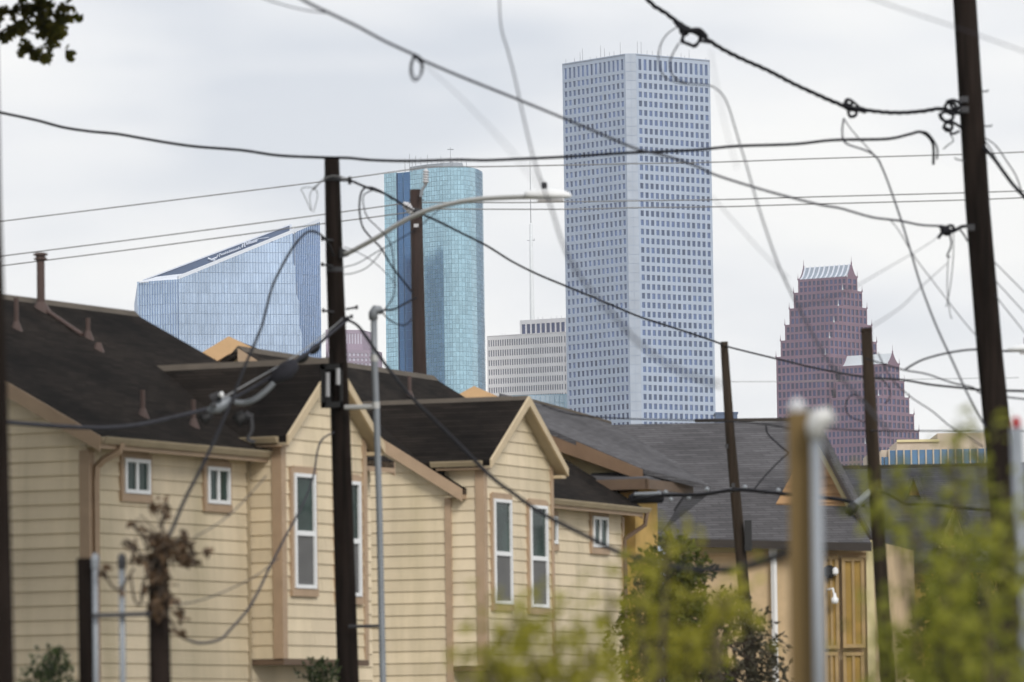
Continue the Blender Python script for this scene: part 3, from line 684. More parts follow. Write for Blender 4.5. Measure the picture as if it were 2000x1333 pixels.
def gable_house(name, label, corner, deg, q):
    f = Fr(corner, deg); root = thing(name, label, 'house', f.o); hs = {}
    ov, rk = .45, .28
    z_e = f.fu(*q['eave'], -ov - .1)[1]                         # roof edge height
    (ta, za), (tb, zb_) = f.fv(*q['verge'][0], -rk), f.fv(*q['verge'][1], -rk)
    tp = (za - zb_) / (ta - tb)                                 # roof slope
    zr = lambda t: z_e + (t + ov) * tp
    s1 = f.fu(*q['right'], 0)[0]
    n_ = (f.v * -tp + Vector((0, 0, 1))).normalized(); p0 = f.w(0, -ov, z_e)
    onroof = lambda px, py: hitp(px, py, p0, n_)
    tr = sum(f.loc(onroof(*p))[1] for p in q['ridge']) / len(q['ridge']); zR = zr(tr)
    hs.update(f=f, root=root, onroof=onroof, zr=zr, z_e=z_e, tp=tp, tr=tr, s1=s1, ov=ov, rk=rk)
    print(name, 'eave', round(z_e, 2), 'slope', round(tp, 3), 'ridge t z', round(tr, 2), round(zR, 2), 'len', round(s1, 2))
    dep = 2 * tr; zw = z_e + ov * tp - .10
    # solid body (core walls a little behind the boards)
    wl = MB(); c = .0
    f.bx(wl, .004, s1, .004, dep, 0, zw)
    wl.prism([f.w(.004, 0.004, zw), f.w(.004, dep, zw), f.w(.004, tr, zR - .12)], f.u * (s1 - .004)); part('wall', wl, M['siding_wall'], root)
    # boards
    st = q.get('bay_from_corner')
    boards(root, f, 'u', 0, .2, zw - .02, lambda z: (.0, s1))
    def grange(z):
        if z <= zw: return (0, min(dep, 9))
        t0 = (z - zw) / tp + .05; t1 = dep - t0
        return (t0, min(t1, 9)) if t1 > t0 else None
    boards(root, f, 'v', 0, .2, zR - .2, grange)
    # roof
    rf = MB(); th = .14
    slab(rf, [f.w(-rk, -ov, z_e), f.w(s1 + rk, -ov, z_e), f.w(s1 + rk, tr, zR), f.w(-rk, tr, zR)], th)
    slab(rf, [f.w(-rk, tr, zR), f.w(s1 + rk, tr, zR), f.w(s1 + rk, dep + ov, z_e), f.w(-rk, dep + ov, z_e)], th)
    hs['roof'] = part('roof', rf, M['roof_brown'], root)
    rc = MB(); rc.hexa([f.w(-rk, tr - .16, zR - .16 * tp + .005), f.w(s1 + rk, tr - .16, zR - .16 * tp + .005), f.w(s1 + rk, tr + .16, zR - .16 * tp + .005), f.w(-rk, tr + .16, zR - .16 * tp + .005),
                        f.w(-rk, tr - .02, zR + .05), f.w(s1 + rk, tr - .02, zR + .05), f.w(s1 + rk, tr + .02, zR + .05), f.w(-rk, tr + .02, zR + .05)]); part('ridge_cap', rc, M['ridge'], hs['roof'])
    # bargeboards, both ends
    for e_ in (-rk - .04, s1 + rk):
        bb = MB(); bb.hexa([f.w(e_, -ov, z_e - .30), f.w(e_ + .04, -ov, z_e - .30), f.w(e_ + .04, tr, zR - .30), f.w(e_, tr, zR - .30), f.w(e_, -ov, z_e - .01), f.w(e_ + .04, -ov, z_e - .01), f.w(e_ + .04, tr, zR - .01), f.w(e_, tr, zR - .01)])
        part('bargeboard', bb, M['trim'], root)
    # frieze under the rake, on the gable wall
    fz = MB(); fz.hexa([f.w(-.07, 0, zw - .22), f.w(-.01, 0, zw - .22), f.w(-.01, tr, zR - .34), f.w(-.07, tr, zR - .34), f.w(-.07, 0, zw - .02), f.w(-.01, 0, zw - .02), f.w(-.01, tr, zR - .15), f.w(-.07, tr, zR - .15)]); part('rake_frieze', fz, M['trim'], root)
    # soffit and fascia on the front
    sf = MB(); f.bx(sf, -rk, s1 + rk, -ov + .03, 0, z_e - .20, z_e - .17); part('soffit', sf, M['gutter'], root)
    fa = MB(); f.bx(fa, -rk, s1 + rk, -ov, -ov + .03, z_e - .24, z_e - .02); part('fascia', fa, M['trim'], root)
    return hs

def bay(hs, q):
    """Cantilevered bay with its own steep gable."""
    f, root = hs['f'], hs['root']; s0 = q['s0'] if 's0' in q else f.fu(*q['left'], 0)[0]
    b = -f.fv(*q['front_edge'], s0)[0]; s1 = f.fu(*q['right'], -b)[0]; zb = f.fu(*q['foot'], -b)[1]
    sa, za = f.fu(*q['apex'], -b - .3); sm = (s0 + s1) / 2
    zE = f.fv(*q['eave'], s0 - .25)[1]; ovs = .28; ovf = .30
    tp = (za - zE) / (sm - s0 + ovs); zt = zE + ovs * tp - .1
    zz = lambda s: zE + (s - s0 + ovs) * tp if s < sm else zE + (s1 + ovs - s) * tp
    apex = zE + (sm - s0 + ovs) * tp
    print('bay', 'b', round(b, 2), 's', round(s0, 2), round(s1, 2), 'foot', round(zb, 2), 'eave', round(zE, 2), 'apex', round(apex, 2), 'slope', round(tp, 2))
    tm = lambda z: (z - hs['z_e']) / hs['tp'] - hs['ov']         # where the main roof reaches height z
    wl = MB(); tb = max(0, tm(apex)) if hs['tp'] else 2
    f.bx(wl, s0 + .004, s1 - .004, -b + .004, .1, zb, zt)
    wl.prism([f.w(s0 + .004, -b + .004, zt), f.w(s1 - .004, -b + .004, zt), f.w(sm, -b + .004, apex - .12)], f.v * (tb + b)); part('bay_wall', wl, M['siding_wall'], root)
    def fr(z):
        if z <= zt: return (s0, s1)
        k = (z - zt) / tp + .03; return (s0 + k, s1 - k) if s1 - s0 > 2 * k + .05 else None
    boards(root, f, 'u', -b, zb, apex - .15, fr); boards(root, f, 'v', s0, zb, zt, lambda z: (-b, -.02))
    un = MB(); f.bx(un, s0 - .03, s1 + .03, -b - .05, 0, zb - .12, zb - .005); part('bay_sill', un, M['brown_trim'], root)
    # corner boards
    for k, (x0, x1, y0, y1) in enumerate(((s0 - .06, s0 + .14, -b - .06, -b - .0), (s0 - .062, s0 - .0, -b, -b + .16), (s1 - .14, s1 + .02, -b - .06, -b))):
        cb = MB(); f.bx(cb, x0, x1, y0, y1, zb, zt); part('corner_board', cb, M['trim'], root)
    rf = MB(); te = tm(zE) + .2; ta = tm(apex) + .3
    for sg in (0, 1):
        sE = s0 - ovs if sg == 0 else s1 + ovs
        slab(rf, [f.w(sE, -b - ovf, zE), f.w(sm, -b - ovf, apex), f.w(sm, ta, apex), f.w(sE, te, zE)], .12)
    ro = part('bay_roof', rf, M['roof_brown'], root)
    rc = MB(); rc.hexa([f.w(sm - .13, -b - ovf, apex - .13 * tp + .01), f.w(sm + .13, -b - ovf, apex - .13 * tp + .01), f.w(sm + .13, ta, apex - .13 * tp + .01), f.w(sm - .13, ta, apex - .13 * tp + .01),
                        f.w(sm - .02, -b - ovf, apex + .04), f.w(sm + .02, -b - ovf, apex + .04), f.w(sm + .02, ta, apex + .04), f.w(sm - .02, ta, apex + .04)]); part('ridge_cap', rc, M['ridge'], ro)
    # rake boards and soffits at the front
    for sg in (0, 1):
        sE = s0 - ovs if sg == 0 else s1 + ovs
        bb = MB(); bb.hexa([f.w(sE, -b - ovf - .05, zE - .17), f.w(sm, -b - ovf - .05, apex - .20), f.w(sm, -b - ovf, apex - .20), f.w(sE, -b - ovf, zE - .17), f.w(sE, -b - ovf - .05, zE + .02), f.w(sm, -b - ovf - .05, apex + .02), f.w(sm, -b - ovf, apex + .02), f.w(sE, -b - ovf, zE + .02)])
        part('bargeboard', bb, M['bay_rake'], root)
        so_ = MB(); so_.hexa([f.w(sE, -b - ovf, zE - .17), f.w(sm, -b - ovf, apex - .17), f.w(sm, -b, apex - .17), f.w(sE, -b, zE - .17), f.w(sE, -b - ovf, zE - .13), f.w(sm, -b - ovf, apex - .13), f.w(sm, -b, apex - .13), f.w(sE, -b, zE - .13)]); part('soffit', so_, M['gutter'], root)
    # short eave returns with gutters
    gutter(root, f.w(s0 - ovs, -b - .12, zE), f.w(s0 - ovs, 0.3, zE), -f.u, M['gutter'])
    sf = MB(); f.bx(sf, s0 - ovs, s0, -b - .2, .2, zE - .20, zE - .15); part('eave_soffit', sf, M['trim'], root)
    sf = MB(); f.bx(sf, s1, s1 + ovs, -b - .28, .2, zE - .22, zE - .15); part('eave_soffit', sf, M['bay_rake'], root)
    return dict(s0=s0, s1=s1, b=b, zt=zt, zb=zb, zE=zE)
M['bay_rake'] = mat('cream_rake_paint', (.55, .44, .29), .6, var=.08)
def win_px(root, f, plane, k, x0, y0, x1, y1, **kw):
    g_ = f.fu if plane == 'u' else f.fv
    xm, ym = (x0 + x1) / 2, (y0 + y1) / 2
    a0, a1 = g_(x0, ym, k)[0], g_(x1, ym, k)[0]; z1, z0 = g_(xm, y0, k)[1], g_(xm, y1, k)[1]
    window(root, f, plane, k, min(a0, a1), max(a0, a1), z0, z1, **kw)

# --- nearest cream house
A = gable_house('clapboard_house', 'nearest cream clapboard house with brown roof, two small windows and vent pipes', P(172, 1000, 108), 64.5,
    dict(eave=(400, 868), verge=((20, 728), (240, 856)), ridge=((10, 576), (165, 604)), right=(722, 1000)))
f = A['f']; rt = A['root']
bA = bay(A, dict(left=(487, 1000), front_edge=(548, 1000), right=(712, 1000), foot=(620, 1288), apex=(655, 702), eave=(540, 853)))
win_px(rt, f, 'u', 0, 236, 897, 285, 965); win_px(rt, f, 'u', 0, 398, 913, 441, 985)
win_px(rt, f, 'u', -bA['b'], 568, 926, 609, 1150, split='h'); win_px(rt, f, 'u', -bA['b'], 654, 940, 697, 1165, split='h')
cb = MB(); f.bx(cb, -.062, .0, -.06, .15, 0, A['z_e'] - .25); f.bx(cb, .0, .15, -.06, -.002, 0, A['z_e'] - .25); part('corner_board', cb, M['trim'], rt)
cb = MB(); f.bx(cb, bA['s0'] - .16, bA['s0'] - .05, -.055, -.002, 0, A['z_e'] - .25); part('corner_board', cb, M['gutter'], rt)
gutter(rt, f.w(-.28, -.45, A['z_e'] - .02), f.w(bA['s0'] - .0, -.45, A['z_e'] - .02), -f.v)
W_ = lambda x, y, t: f.w(f.fu(x, y, t)[0], t, f.fu(x, y, t)[1])
spout(rt, [W_(238, 866, -.52), W_(233, 882, -.48), W_(203, 898, -.25), W_(189, 912, -.12), W_(187, 940, -.10), Vector((*W_(187, 940, -.10).xy, .3))], .075, M['trim'])
for px, py, h in ((32, 642, .62), (172, 660, .40), (279, 812, .50), (378, 832, .52)): vent(rt, A['onroof'], px, py, h)
vent(rt, A['onroof'], 192, 683, .10)
o = vent(rt, A['onroof'], 80, 604, 1.08, .085)
b_ = A['onroof'](80, 604); q = MB(); q.lathe(b_ + Vector((0, 0, 1.0)), (0, 0, 1), [(0, .09), (.02, .14), (.05, .14), (.06, .10), (.10, .10), (.11, .15), (.15, .15), (.17, .08)], 10); part('vent_cap', q, M['pipe_brown'], o)
q = MB(); a_, b2_ = A['onroof'](92, 612), A['onroof'](160, 658); q.tube([a_ + Vector((0, 0, .04)), b2_ + Vector((0, 0, .04))], .05, 6); part('flashing', q, M['pipe_brown'], rt)

# --- second cream house
B = gable_house('clapboard_house', 'second cream clapboard house with twin tall windows under a steep gable', P(877, 1000, 131), 69,
    dict(eave=(1180, 982), verge=((725, 800), (890, 903)), ridge=((735, 721),), right=(1216, 1100)))
f = B['f']; rt = B['root']
bB = bay(B, dict(s0=0., front_edge=(943, 1000), right=(1077, 1000), foot=(1010, 1302), apex=(1031, 776), eave=(940, 900)))
win_px(rt, f, 'u', -bB['b'], 959, 976, 993, 1180, split='h'); win_px(rt, f, 'u', -bB['b'], 1030, 988, 1063, 1187, split='h')
win_px(rt, f, 'u', 0, 1152, 1010, 1181, 1070)
win_px(rt, f, 'u', 0, 1052, 1008, 1082, 1062)
cb = MB(); f.bx(cb, -.065, .0, -.075, .085, 0, B['z_e'] - .2); part('corner_board', cb, M['trim'], rt)
cb = MB(); f.bx(cb, B['s1'] - .12, B['s1'] + .01, -.06, -.002, 0, B['z_e'] - .25); part('corner_board', cb, M['trim'], rt)
gutter(rt, f.w(bB['s1'] + .35, -.45, B['z_e'] - .02), f.w(B['s1'] + .6, -.45, B['z_e'] - .02), -f.v)
e0 = f.w(B['s1'] + .45, -.50, B['z_e'] - .12); e1 = f.w(B['s1'] + .3, -.5, B['z_e'] - .45); e2 = f.w(B['s1'] - .1, -.1, B['z_e'] - .8)
spout(rt, [e0, e1, e2, e2 + Vector((0, 0, -.25)), f.w(B['s1'] - .1, -.1, .3)], .06, M['brown_trim'])
vent(rt, B['onroof'], 800, 775, .5)
# meter box on the house corner
q = MB(); p = f.w(B['s1'] - .32, -.14, f.fu(1210, 1300)[1]); q.box(p, f.u * .26, f.v * .12, (0, 0, .28)); part('meter_box', q, M['steel'], rt)

# --- roofs of houses behind
def rear_house(name, label, d, apex, left, right, ridge_r, eave_y, wallm, roofm):
    """Gable seen end-on above the nearer roofs."""
    root = thing(name, label, 'house', (*P(apex[0], apex[1], d).xy, 0))
    a, l, r = P(*apex, d), P(*left, d), P(*right, d)
    wl = MB(); wl.prism([Vector((l.x, d + .6, 0)), Vector((r.x, d + .6, 0)), Vector((r.x, d + .6, r.z)), Vector((a.x, d + .6, a.z - .15)), Vector((l.x, d + .6, l.z))], (0, 10, 0)); part('wall', wl, wallm, root)
    rb = P(*ridge_r, d + 9)
    rf = MB(); dirv = Vector((rb.x - a.x, 9, 0))
    for e_ in (l, r): rf.prism([a, e_, e_ + dirv, a + dirv], (0, 0, -.15))
    part('roof', rf, roofm, root)
    for k, e_ in enumerate((l, r)):
        t = (e_ - a).normalized(); bb = MB(); bb.hexa([a + Vector((0, -.08, -.45)), e_ + Vector((0, -.08, -.45)), e_ + Vector((0, 0, -.45)), a + Vector((0, 0, -.45)), a + Vector((0, -.08, .02)), e_ + Vector((0, -.08, .02)), e_ + Vector((0, 0, .02)), a + Vector((0, 0, .02))]); part('bargeboard', bb, M['trim2'], root)
    inn = MB(); off = Vector((0, .4, 0)); s_ = .62
    for e_ in (l, r):
        p0_, p1_ = a + Vector((0, .45, -.75)), e_ + Vector((0, .45, -.75)); inn.hexa([p0_ + Vector((0, 0, -.12)), p1_ + Vector((0, 0, -.12)), p1_ + Vector((0, .1, -.12)), p0_ + Vector((0, .1, -.12)), p0_, p1_, p1_ + Vector((0, .1, 0)), p0_ + Vector((0, .1, 0))])
    part('inner_trim', inn, M['cream_trim'], root, kind='stuff')
    return root
M['trim2'] = mat('warm_tan_fascia', (.56, .36, .19), .6, var=.08)
rear_house('rear_house', 'tan gable peeking above the ridge below the crowned glass tower', 150, (447, 659), (340, 724), (600, 732), (560, 640), 0, M['tan_wall'], M['roof_brown'])
rear_house('rear_house', 'small brown gable tip beside the foot of the rounded teal tower', 170, (926, 756), (870, 786), (1000, 788), (985, 752), 0, M['wood_board'], M['roof_brown'])

# --- grey roofed ochre house
def ochre_house():
    d = 143; f = Fr(P(1258, 930, d), 69); root = thing('ochre_house', 'ochre house with broad grey shingle gable and brown bargeboard', 'house', f.o)
    rk = .75
    (ta, za), (tb, zb_) = f.fv(1060, 833, -rk), f.fv(1256, 916, -rk); tp = (za - zb_) / (ta - tb)
    p0 = f.w(-rk, tb, zb_); n_ = (f.v * -tp + Vector((0, 0, 1))).normalized(); H = lambda x, y: hitp(x, y, p0, n_)
    rf = MB(); slab(rf, [H(990, 804), H(1258, 917), H(1388, 950), H(1300, 890), H(1192, 827), H(1110, 803), H(1035, 783), H(975, 768)], .12); ro = part('roof', rf, M['roof_grey'], root)
    # back slope so that the house is closed
    tq = f.loc(H(990, 804))[1]; zq = H(990, 804).z
    zz = lambda t: zb_ + (t - tb) * tp
    bb = MB(); e_ = -rk - .05
    bb.hexa([f.w(e_, tb, zb_ - .30), f.w(e_ + .05, tb, zb_ - .30), f.w(e_ + .05, tq, zq - .55), f.w(e_, tq, zq - .55), f.w(e_, tb, zb_ - .02), f.w(e_ + .05, tb, zb_ - .02), f.w(e_ + .05, tq, zq - .02), f.w(e_, tq, zq - .02)]); part('bargeboard', bb, M['brown_trim2'], root)
    sf = MB(); sf.hexa([f.w(-rk, tb, zb_ - .3), f.w(0, tb, zb_ - .3), f.w(0, tq, zq - .5), f.w(-rk, tq, zq - .5), f.w(-rk, tb, zb_ - .25), f.w(0, tb, zb_ - .25), f.w(0, tq, zq - .45), f.w(-rk, tq, zq - .45)]); part('soffit', sf, M['brown_trim2'], root)
    wl = MB(); dep = tq - tb; wl.prism([f.w(.0, tb + .4, 0), f.w(0, tq + 3, 0), f.w(0, tq + 3, zz(tq) - .5), f.w(0, tq, zz(tq) - .4), f.w(0, tb + .4, zz(tb + .4) - .35)], f.u * f.fu(1284, 1000, tb + .4)[0]); part('wall', wl, M['yellow_wall'], root)
    cr_ = MB(); cr_.hexa([f.w(-.12, tb + .8, zz(tb + .8) - .75), f.w(-.01, tb + .8, zz(tb + .8) - .75), f.w(-.01, tq, zq - .95), f.w(-.12, tq, zq - .95), f.w(-.12, tb + .8, zz(tb + .8) - .40), f.w(-.01, tb + .8, zz(tb + .8) - .40), f.w(-.01, tq, zq - .45), f.w(-.12, tq, zq - .45)]); part('rake_frieze', cr_, M['cream_trim'], root)
    # pent roof under the gable, with its own eave
    sr = f.loc(H(1388, 950))[0]; print('ochre', sr, f.loc(H(1300, 890)), f.loc(H(1192, 827)), tb, tq)
    pf = MB(); zE = f.fu(1372, 948, -.2)[1]
    zp = f.fv(1220, 921, -.02)[1]; zl = f.fv(1180, 938, -1.2)[1]
    tL = f.fv(1150, 925, -.4)[0]
    slab(pf, [f.w(-1.25, tL, zl), f.w(-1.25, tb - .25, zl - .02), f.w(-.02, tb + .15, zp), f.w(-.02, tL, zp)], .1); slab(pf, [f.w(-1.25, tb - .25, zl - .02), f.w(sr, tb - .25, zl - .02), f.w(sr, tb + .3, zp), f.w(-.02, tb + .15, zp)], .1)
    part('pent_roof', pf, M['roof_grey'], root, kind='stuff')
    q = MB(); f.bx(q, -1.3, -1.25, tb - .3, tL, zl - .26, zl - .0); part('fascia', q, M['brown_trim'], root)
    q = MB(); f.bx(q, -1.3, sr, tb - .35, tb - .25, zl - .26, zl - .02); part('fascia', q, M['brown_trim'], root)
    q = MB(); f.bx(q, -1.25, -.01, tb - .2, tL, zl - .22, zl - .18); part('soffit', q, M['wood_board'], root)
    q = MB(); f.bx(q, -.55, f.fu(1284, 1000, tb + .3)[0], tb + .3, tL + 2, 0, zl - .3); part('side_wall', q, M['yellow_wall'], root)
    part('ridge_cap', MB().tube([H(1035, 783), H(1110, 803), H(1192, 827)], .06, 5), M['ridge'], ro)
M['brown_trim2'] = mat('cocoa_bargeboard', (.20, .125, .075), .6, var=.12)
ochre_house()

# --- grey roofed tan house facing the street
def tan_house():
    d = 160; root = thing('tan_house', 'tan stucco house with wide grey roof behind the leaning pole and new post', 'house', (*P(1500, 1100, d).xy, 0))
    up = Vector((0, 0, 1))
    # upper slope: eave at depth d, ridge further back
    eL, eR = P(1290, 1046, d), P(1712, 1046, d - 1.2); e = (eR - eL); e.z = 0; e.normalize(); bk = Vector((-e.y, e.x, 0))
    rz = P(1400, 826, d + 6.0); tp = (rz.z - eL.z) / 6.0
    n_ = (bk * -tp + up).normalized(); H = lambda x, y: hitp(x, y, eL, n_)
    rf = MB(); slab(rf, [H(1100, 930), H(1290, 1046), H(1712, 1060), H(1600, 900), H(1562, 823), H(1180, 830), H(1100, 832)], .14); ro = part('roof', rf, M['roof_grey'], root)
    q = MB(); a, b = H(1360, 824.5), H(1558, 822); q.box(a - e * .05, (b - a), bk * .3, up * .09); part('ridge_cap', q, M['dark_trim'], ro)
    # lower hipped roof that projects to the front
    pj = 1.5
    eL2, eR2 = P(1281, 1050, d - pj), P(1702, 1060, d - pj - 1)
    A_, B_ = P(1384, 966, d - .1), P(1640, 962, d - .7)
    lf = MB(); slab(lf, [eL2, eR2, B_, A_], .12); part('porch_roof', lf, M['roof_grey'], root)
    lf = MB(); slab(lf, [eL2, A_, P(1338, 962, d + 1.0), P(1283, 1044, d + 1.6)], .12); part('porch_hip', lf, M['roof_grey_shaded'], root)
    q = MB(); q.box(eL2 - up * .24 - bk * .06, eR2 - eL2, bk * .1, up * .22); part('gutter', q, M['dark_trim'], root)
    q = MB(); c_ = P(1283, 1044, d + 1.6); q.box(eL2 - up * .24, c_ - eL2, e * .1, up * .22); part('gutter', q, M['dark_trim'], root)
    # walls
    wl = MB(); w0, w1 = P(1300, 1100, d - 1.0), P(1704, 1100, d - 1.9); zt = P(1500, 1060, d - 1.2).z
    wl.box(Vector((w0.x, w0.y, 0)), Vector((w1.x - w0.x, w1.y - w0.y, 0)), bk * 9, up * zt); part('wall', wl, M['tan_wall'], root)
    q = MB(); zf = P(1500, 1079, d - 1.2).z; q.box(Vector((w0.x, w0.y, zf)) - bk * .06, Vector((w1.x - w0.x, w1.y - w0.y, 0)) + e * .05, bk * .05, up * (zt - zf)); part('frieze', q, M['cream_trim'], root)
    q = MB(); q.box(Vector((w0.x, w0.y, zf - .07)) - bk * .10, Vector((w1.x - w0.x, w1.y - w0.y, 0)) + e * .08, bk * .09, up * .07); part('frieze_mould', q, M['tan_wall'], root)
    W = lambda x, y: hitp(x, y, w0, bk)
    q = MB(); x0, x1 = W(1692, 1090), W(1706, 1090); q.box(Vector((x0.x, x0.y, 0)) - bk * .05, Vector((x1.x - x0.x, x1.y - x0.y, 0)), bk * .05, up * zf); part('corner_board', q, M['cream_trim'], root)
    # tall mustard windows
    for x0, x1, y0, y1 in ((1612, 1638, 1086, 1268), (1648, 1688, 1089, 1266), (1614, 1638, 1274, 1420), (1650, 1688, 1274, 1420)):
        a, b = W(x0, y1), W(x1, y0); wv = Vector((b.x - a.x, b.y - a.y, 0)); h = b.z - a.z; wn = wv.normalized()
        q = MB()
        for o, l_, hh in ((Vector(), .09, h), (wv - wn * .09, .09, h), (wv * .5 - wn * .035, .07, h)): q.box(a + o - bk * .09, wn * l_, bk * .09, up * hh)
        for zo in (0, h - .1): q.box(a - bk * .10 + up * zo, wv, bk * .10, up * .1)
        wo = part('window', q, M['win_tan'], root)
        for k in (0, 1):
            q = MB(); q.box(a + wn * (.09 if k == 0 else wv.length / 2 + .035) - bk * .04 + up * .1, wn * (wv.length / 2 - .125), bk * .03, up * (h - .2)); part('pane', q, M['mustard'], wo)
    # white downspout with a conductor head
    q = MB(); a = W(1516, 1333); b = W(1512, 1085); q.tube([Vector((a.x, a.y, 0.3)) - bk * .1, b - bk * .1], .085, 4); ds_ = part('downspout', q, M['white'], root)
    q = MB(); a = W(1504, 1088) - bk * .2; b = W(1519, 1063) - bk * .2; q.hexa([a, a + e * .2, a + e * .2 + bk * .18, a + bk * .18, b - e * .23, b, b + bk * .18, b - e * .23 + bk * .18]); part('conductor_head', q, M['white'], ds_)
    # small street gable clad in boards
    gd_ = d - 1.0; gp = P(1600, 1000, gd_); Gh = lambda x, y: hitp(x, y, gp, bk)
    l, a, r = Gh(1506, 1004), Gh(1588, 846), Gh(1692, 1046)
    wl = MB(); wl.prism([l, r, a], bk * 2.5); part('gable_wall', wl, M['siding_wall'], root)
    z = l.z - .2; k = 0
    while z < a.z - .15:
        z2 = min(z + .24, a.z - .05); xs = []
        for zz in (z, z2):
            tl = (zz - l.z) / (a.z - l.z); tr_ = (zz - r.z) / (a.z - r.z); xs.append((l.lerp(a, max(0, tl)), r.lerp(a, max(0, tr_))))
        q = MB(); (p, q_), (p2, q2) = xs; mk = lambda v_, z_, o: Vector((v_.x, v_.y, z_)) - bk * o
        q.hexa([mk(p, z, .05), mk(q_, z, .05), mk(q_, z, .005), mk(p, z, .005), mk(p2, z2, .02), mk(q2, z2, .02), mk(q2, z2, .005), mk(p2, z2, .005)]); part('siding_board', q, M['wood_board'], root); z += .24
    for s_, e_ in ((r, a),):
        dn = (e_ - s_).normalized()
        for k, (o, m_, w_) in enumerate(((.20, M['roof_grey'], .07), (.10, M['dark_trim'], .10), (-.06, M['cream_trim'], .11))):
            q = MB(); pr = dn.cross(bk).normalized(); pr = pr if pr.z > 0 else -pr
            q.box(s_ - dn * .3 + pr * (o - .05) - bk * (.55 if k < 2 else .12), (e_ - s_) + dn * 1.0, pr * w_, bk * (1.3 if k == 0 else .10)); part(('gable_roof', 'bargeboard', 'rake_trim')[k], q, m_, root)
    # wall lantern and camera
    q = MB(); p = W(1622, 1116) - bk * .18; q.lathe(p - up * .2, up, [(0, .06), (.08, .14), (.30, .15), (.36, .05)], 9); part('wall_lantern', q, M['black'], root)
    q = MB(); p = W(1634, 1116) - bk * .25; q.lathe(p - up * .12, up, [(0, .03), (.05, .085), (.16, .085), (.22, .03)], 9); part('lantern_glass', q, M['white'], root)
    q = MB(); p = W(1634, 1172) - bk * .35; q.tube([W(1614, 1152), W(1624, 1152) - bk * .3, W(1630, 1150) - bk * .35, p + up * .05], .03, 6); q.lathe(p - up * .12, up, [(0, .05), (.04, .10), (.14, .105), (.2, .05), (.3, .04)], 10); part('dome_camera', q, M['white'], root, True)
M['win_tan'] = mat('tan_window_frame', (.36, .25, .12), .6)
M['roof_grey_shaded'] = shingles('shaded_grey_shingles', (.055, .054, .057), .2)  # darker copy of the grey shingles: shade painted on the left-facing hip
tan_house()

# --- grey roofed house farther right
def dormer_house():
    d = 172; root = thing('dormer_house', 'ochre house with dark grey roof and small dormers behind the green leaves', 'house', (*P(1800, 1100, d).xy, 0)); up = Vector((0, 0, 1))
    eL, eR = P(1725, 1098, d), P(2050, 1098, d - 1); e = eR - eL; e.z = 0; e.normalize(); bk = Vector((-e.y, e.x, 0))
    rz = P(1800, 912, d + 5.5); tp = (rz.z - eL.z) / 5.5; n_ = (bk * -tp + up).normalized(); H = lambda x, y: hitp(x, y, eL, n_)
    rf = MB(); slab(rf, [H(1600, 1098), H(2060, 1094), H(2060, 909), H(1630, 917)], .14); ro = part('roof', rf, M['roof_grey_shaded2'], root)
    q = MB(); a, b = H(1640, 916), H(2050, 908.5); q.box(a, b - a, bk * .3, up * .1); part('ridge_cap', q, M['dark_trim'], ro)
    q = MB(); q.box(H(1600, 1098) - up * .35 - bk * .05, H(2060, 1096) - H(1600, 1098), bk * .1, up * .3); part('gutter', q, M['dark_trim'], root)
    wl = MB(); a = H(1640, 1098) + bk * .5; wl.box(Vector((a.x, a.y, 0)), e * 8, bk * 8, up * (eL.z - .1)); part('wall', wl, M['yellow_wall'], root)
    q = MB(); zf = P(1780, 1120, d).z; q.box(Vector((a.x, a.y, zf)) - bk * .06, e * 8, bk * .05, up * (eL.z - .15 - zf)); part('frieze', q, M['cream_trim'], root)
    q = MB(); p = P(1822, 1112, d - .1); q.hexa([p, p + e * .18, p + e * .18 + bk * .15, p + bk * .15, p + up * .3 - e * .05, p + up * .3 + e * .22, p + up * .3 + e * .22 + bk * .15, p + up * .3 - e * .05 + bk * .15]); q.tube([p + e * .08 + bk * .08, Vector((p.x, p.y, 0)) + e * .08 + bk * .08], .06, 4); part('downspout', q, M['white'], root)
    for ax, ay, lx, ly, rx, ry, m_ in ((1786, 935, 1776, 968, 1799, 968, M['wood_board']), (1866, 985, 1833, 1070, 1895, 1078, M['wood_board'])):
        base = H((lx + rx) / 2, ly); G = lambda x, y: hitp(x, y, base, bk)
        l, r, a = G(lx, ly), G(rx, ry), G(ax, ay); dm = MB(); dm.prism([l, r, a], bk * 1.6); do = part('dormer', dm, m_, root)
        for s_ in (l, r):
            dn = (a - s_).normalized(); pr = dn.cross(bk).normalized(); pr = pr if pr.z > 0 else -pr
            q = MB(); q.box(s_ - dn * .25 - bk * .3, (a - s_) + dn * .3, pr * .12, bk * 2); part('dormer_roof', q, M['roof_grey_shaded2'], do)
            if rx - lx > 40: q = MB(); q.box(s_ - bk * .1, (a - s_), pr * -.10, bk * .08); part('rake_trim', q, M['cream_trim'], do)
        if rx - lx > 40:
            q = MB(); q.box(Vector((a.x, a.y, l.z + .1)) - bk * .08 - e * .04, e * .14, bk * .07, up * (a.z - l.z - .4)); part('king_post', q, M['cream_trim'], do)
M['roof_grey_shaded2'] = shingles('slate_grey_shingles', (.075, .075, .082), .2)
dormer_house()
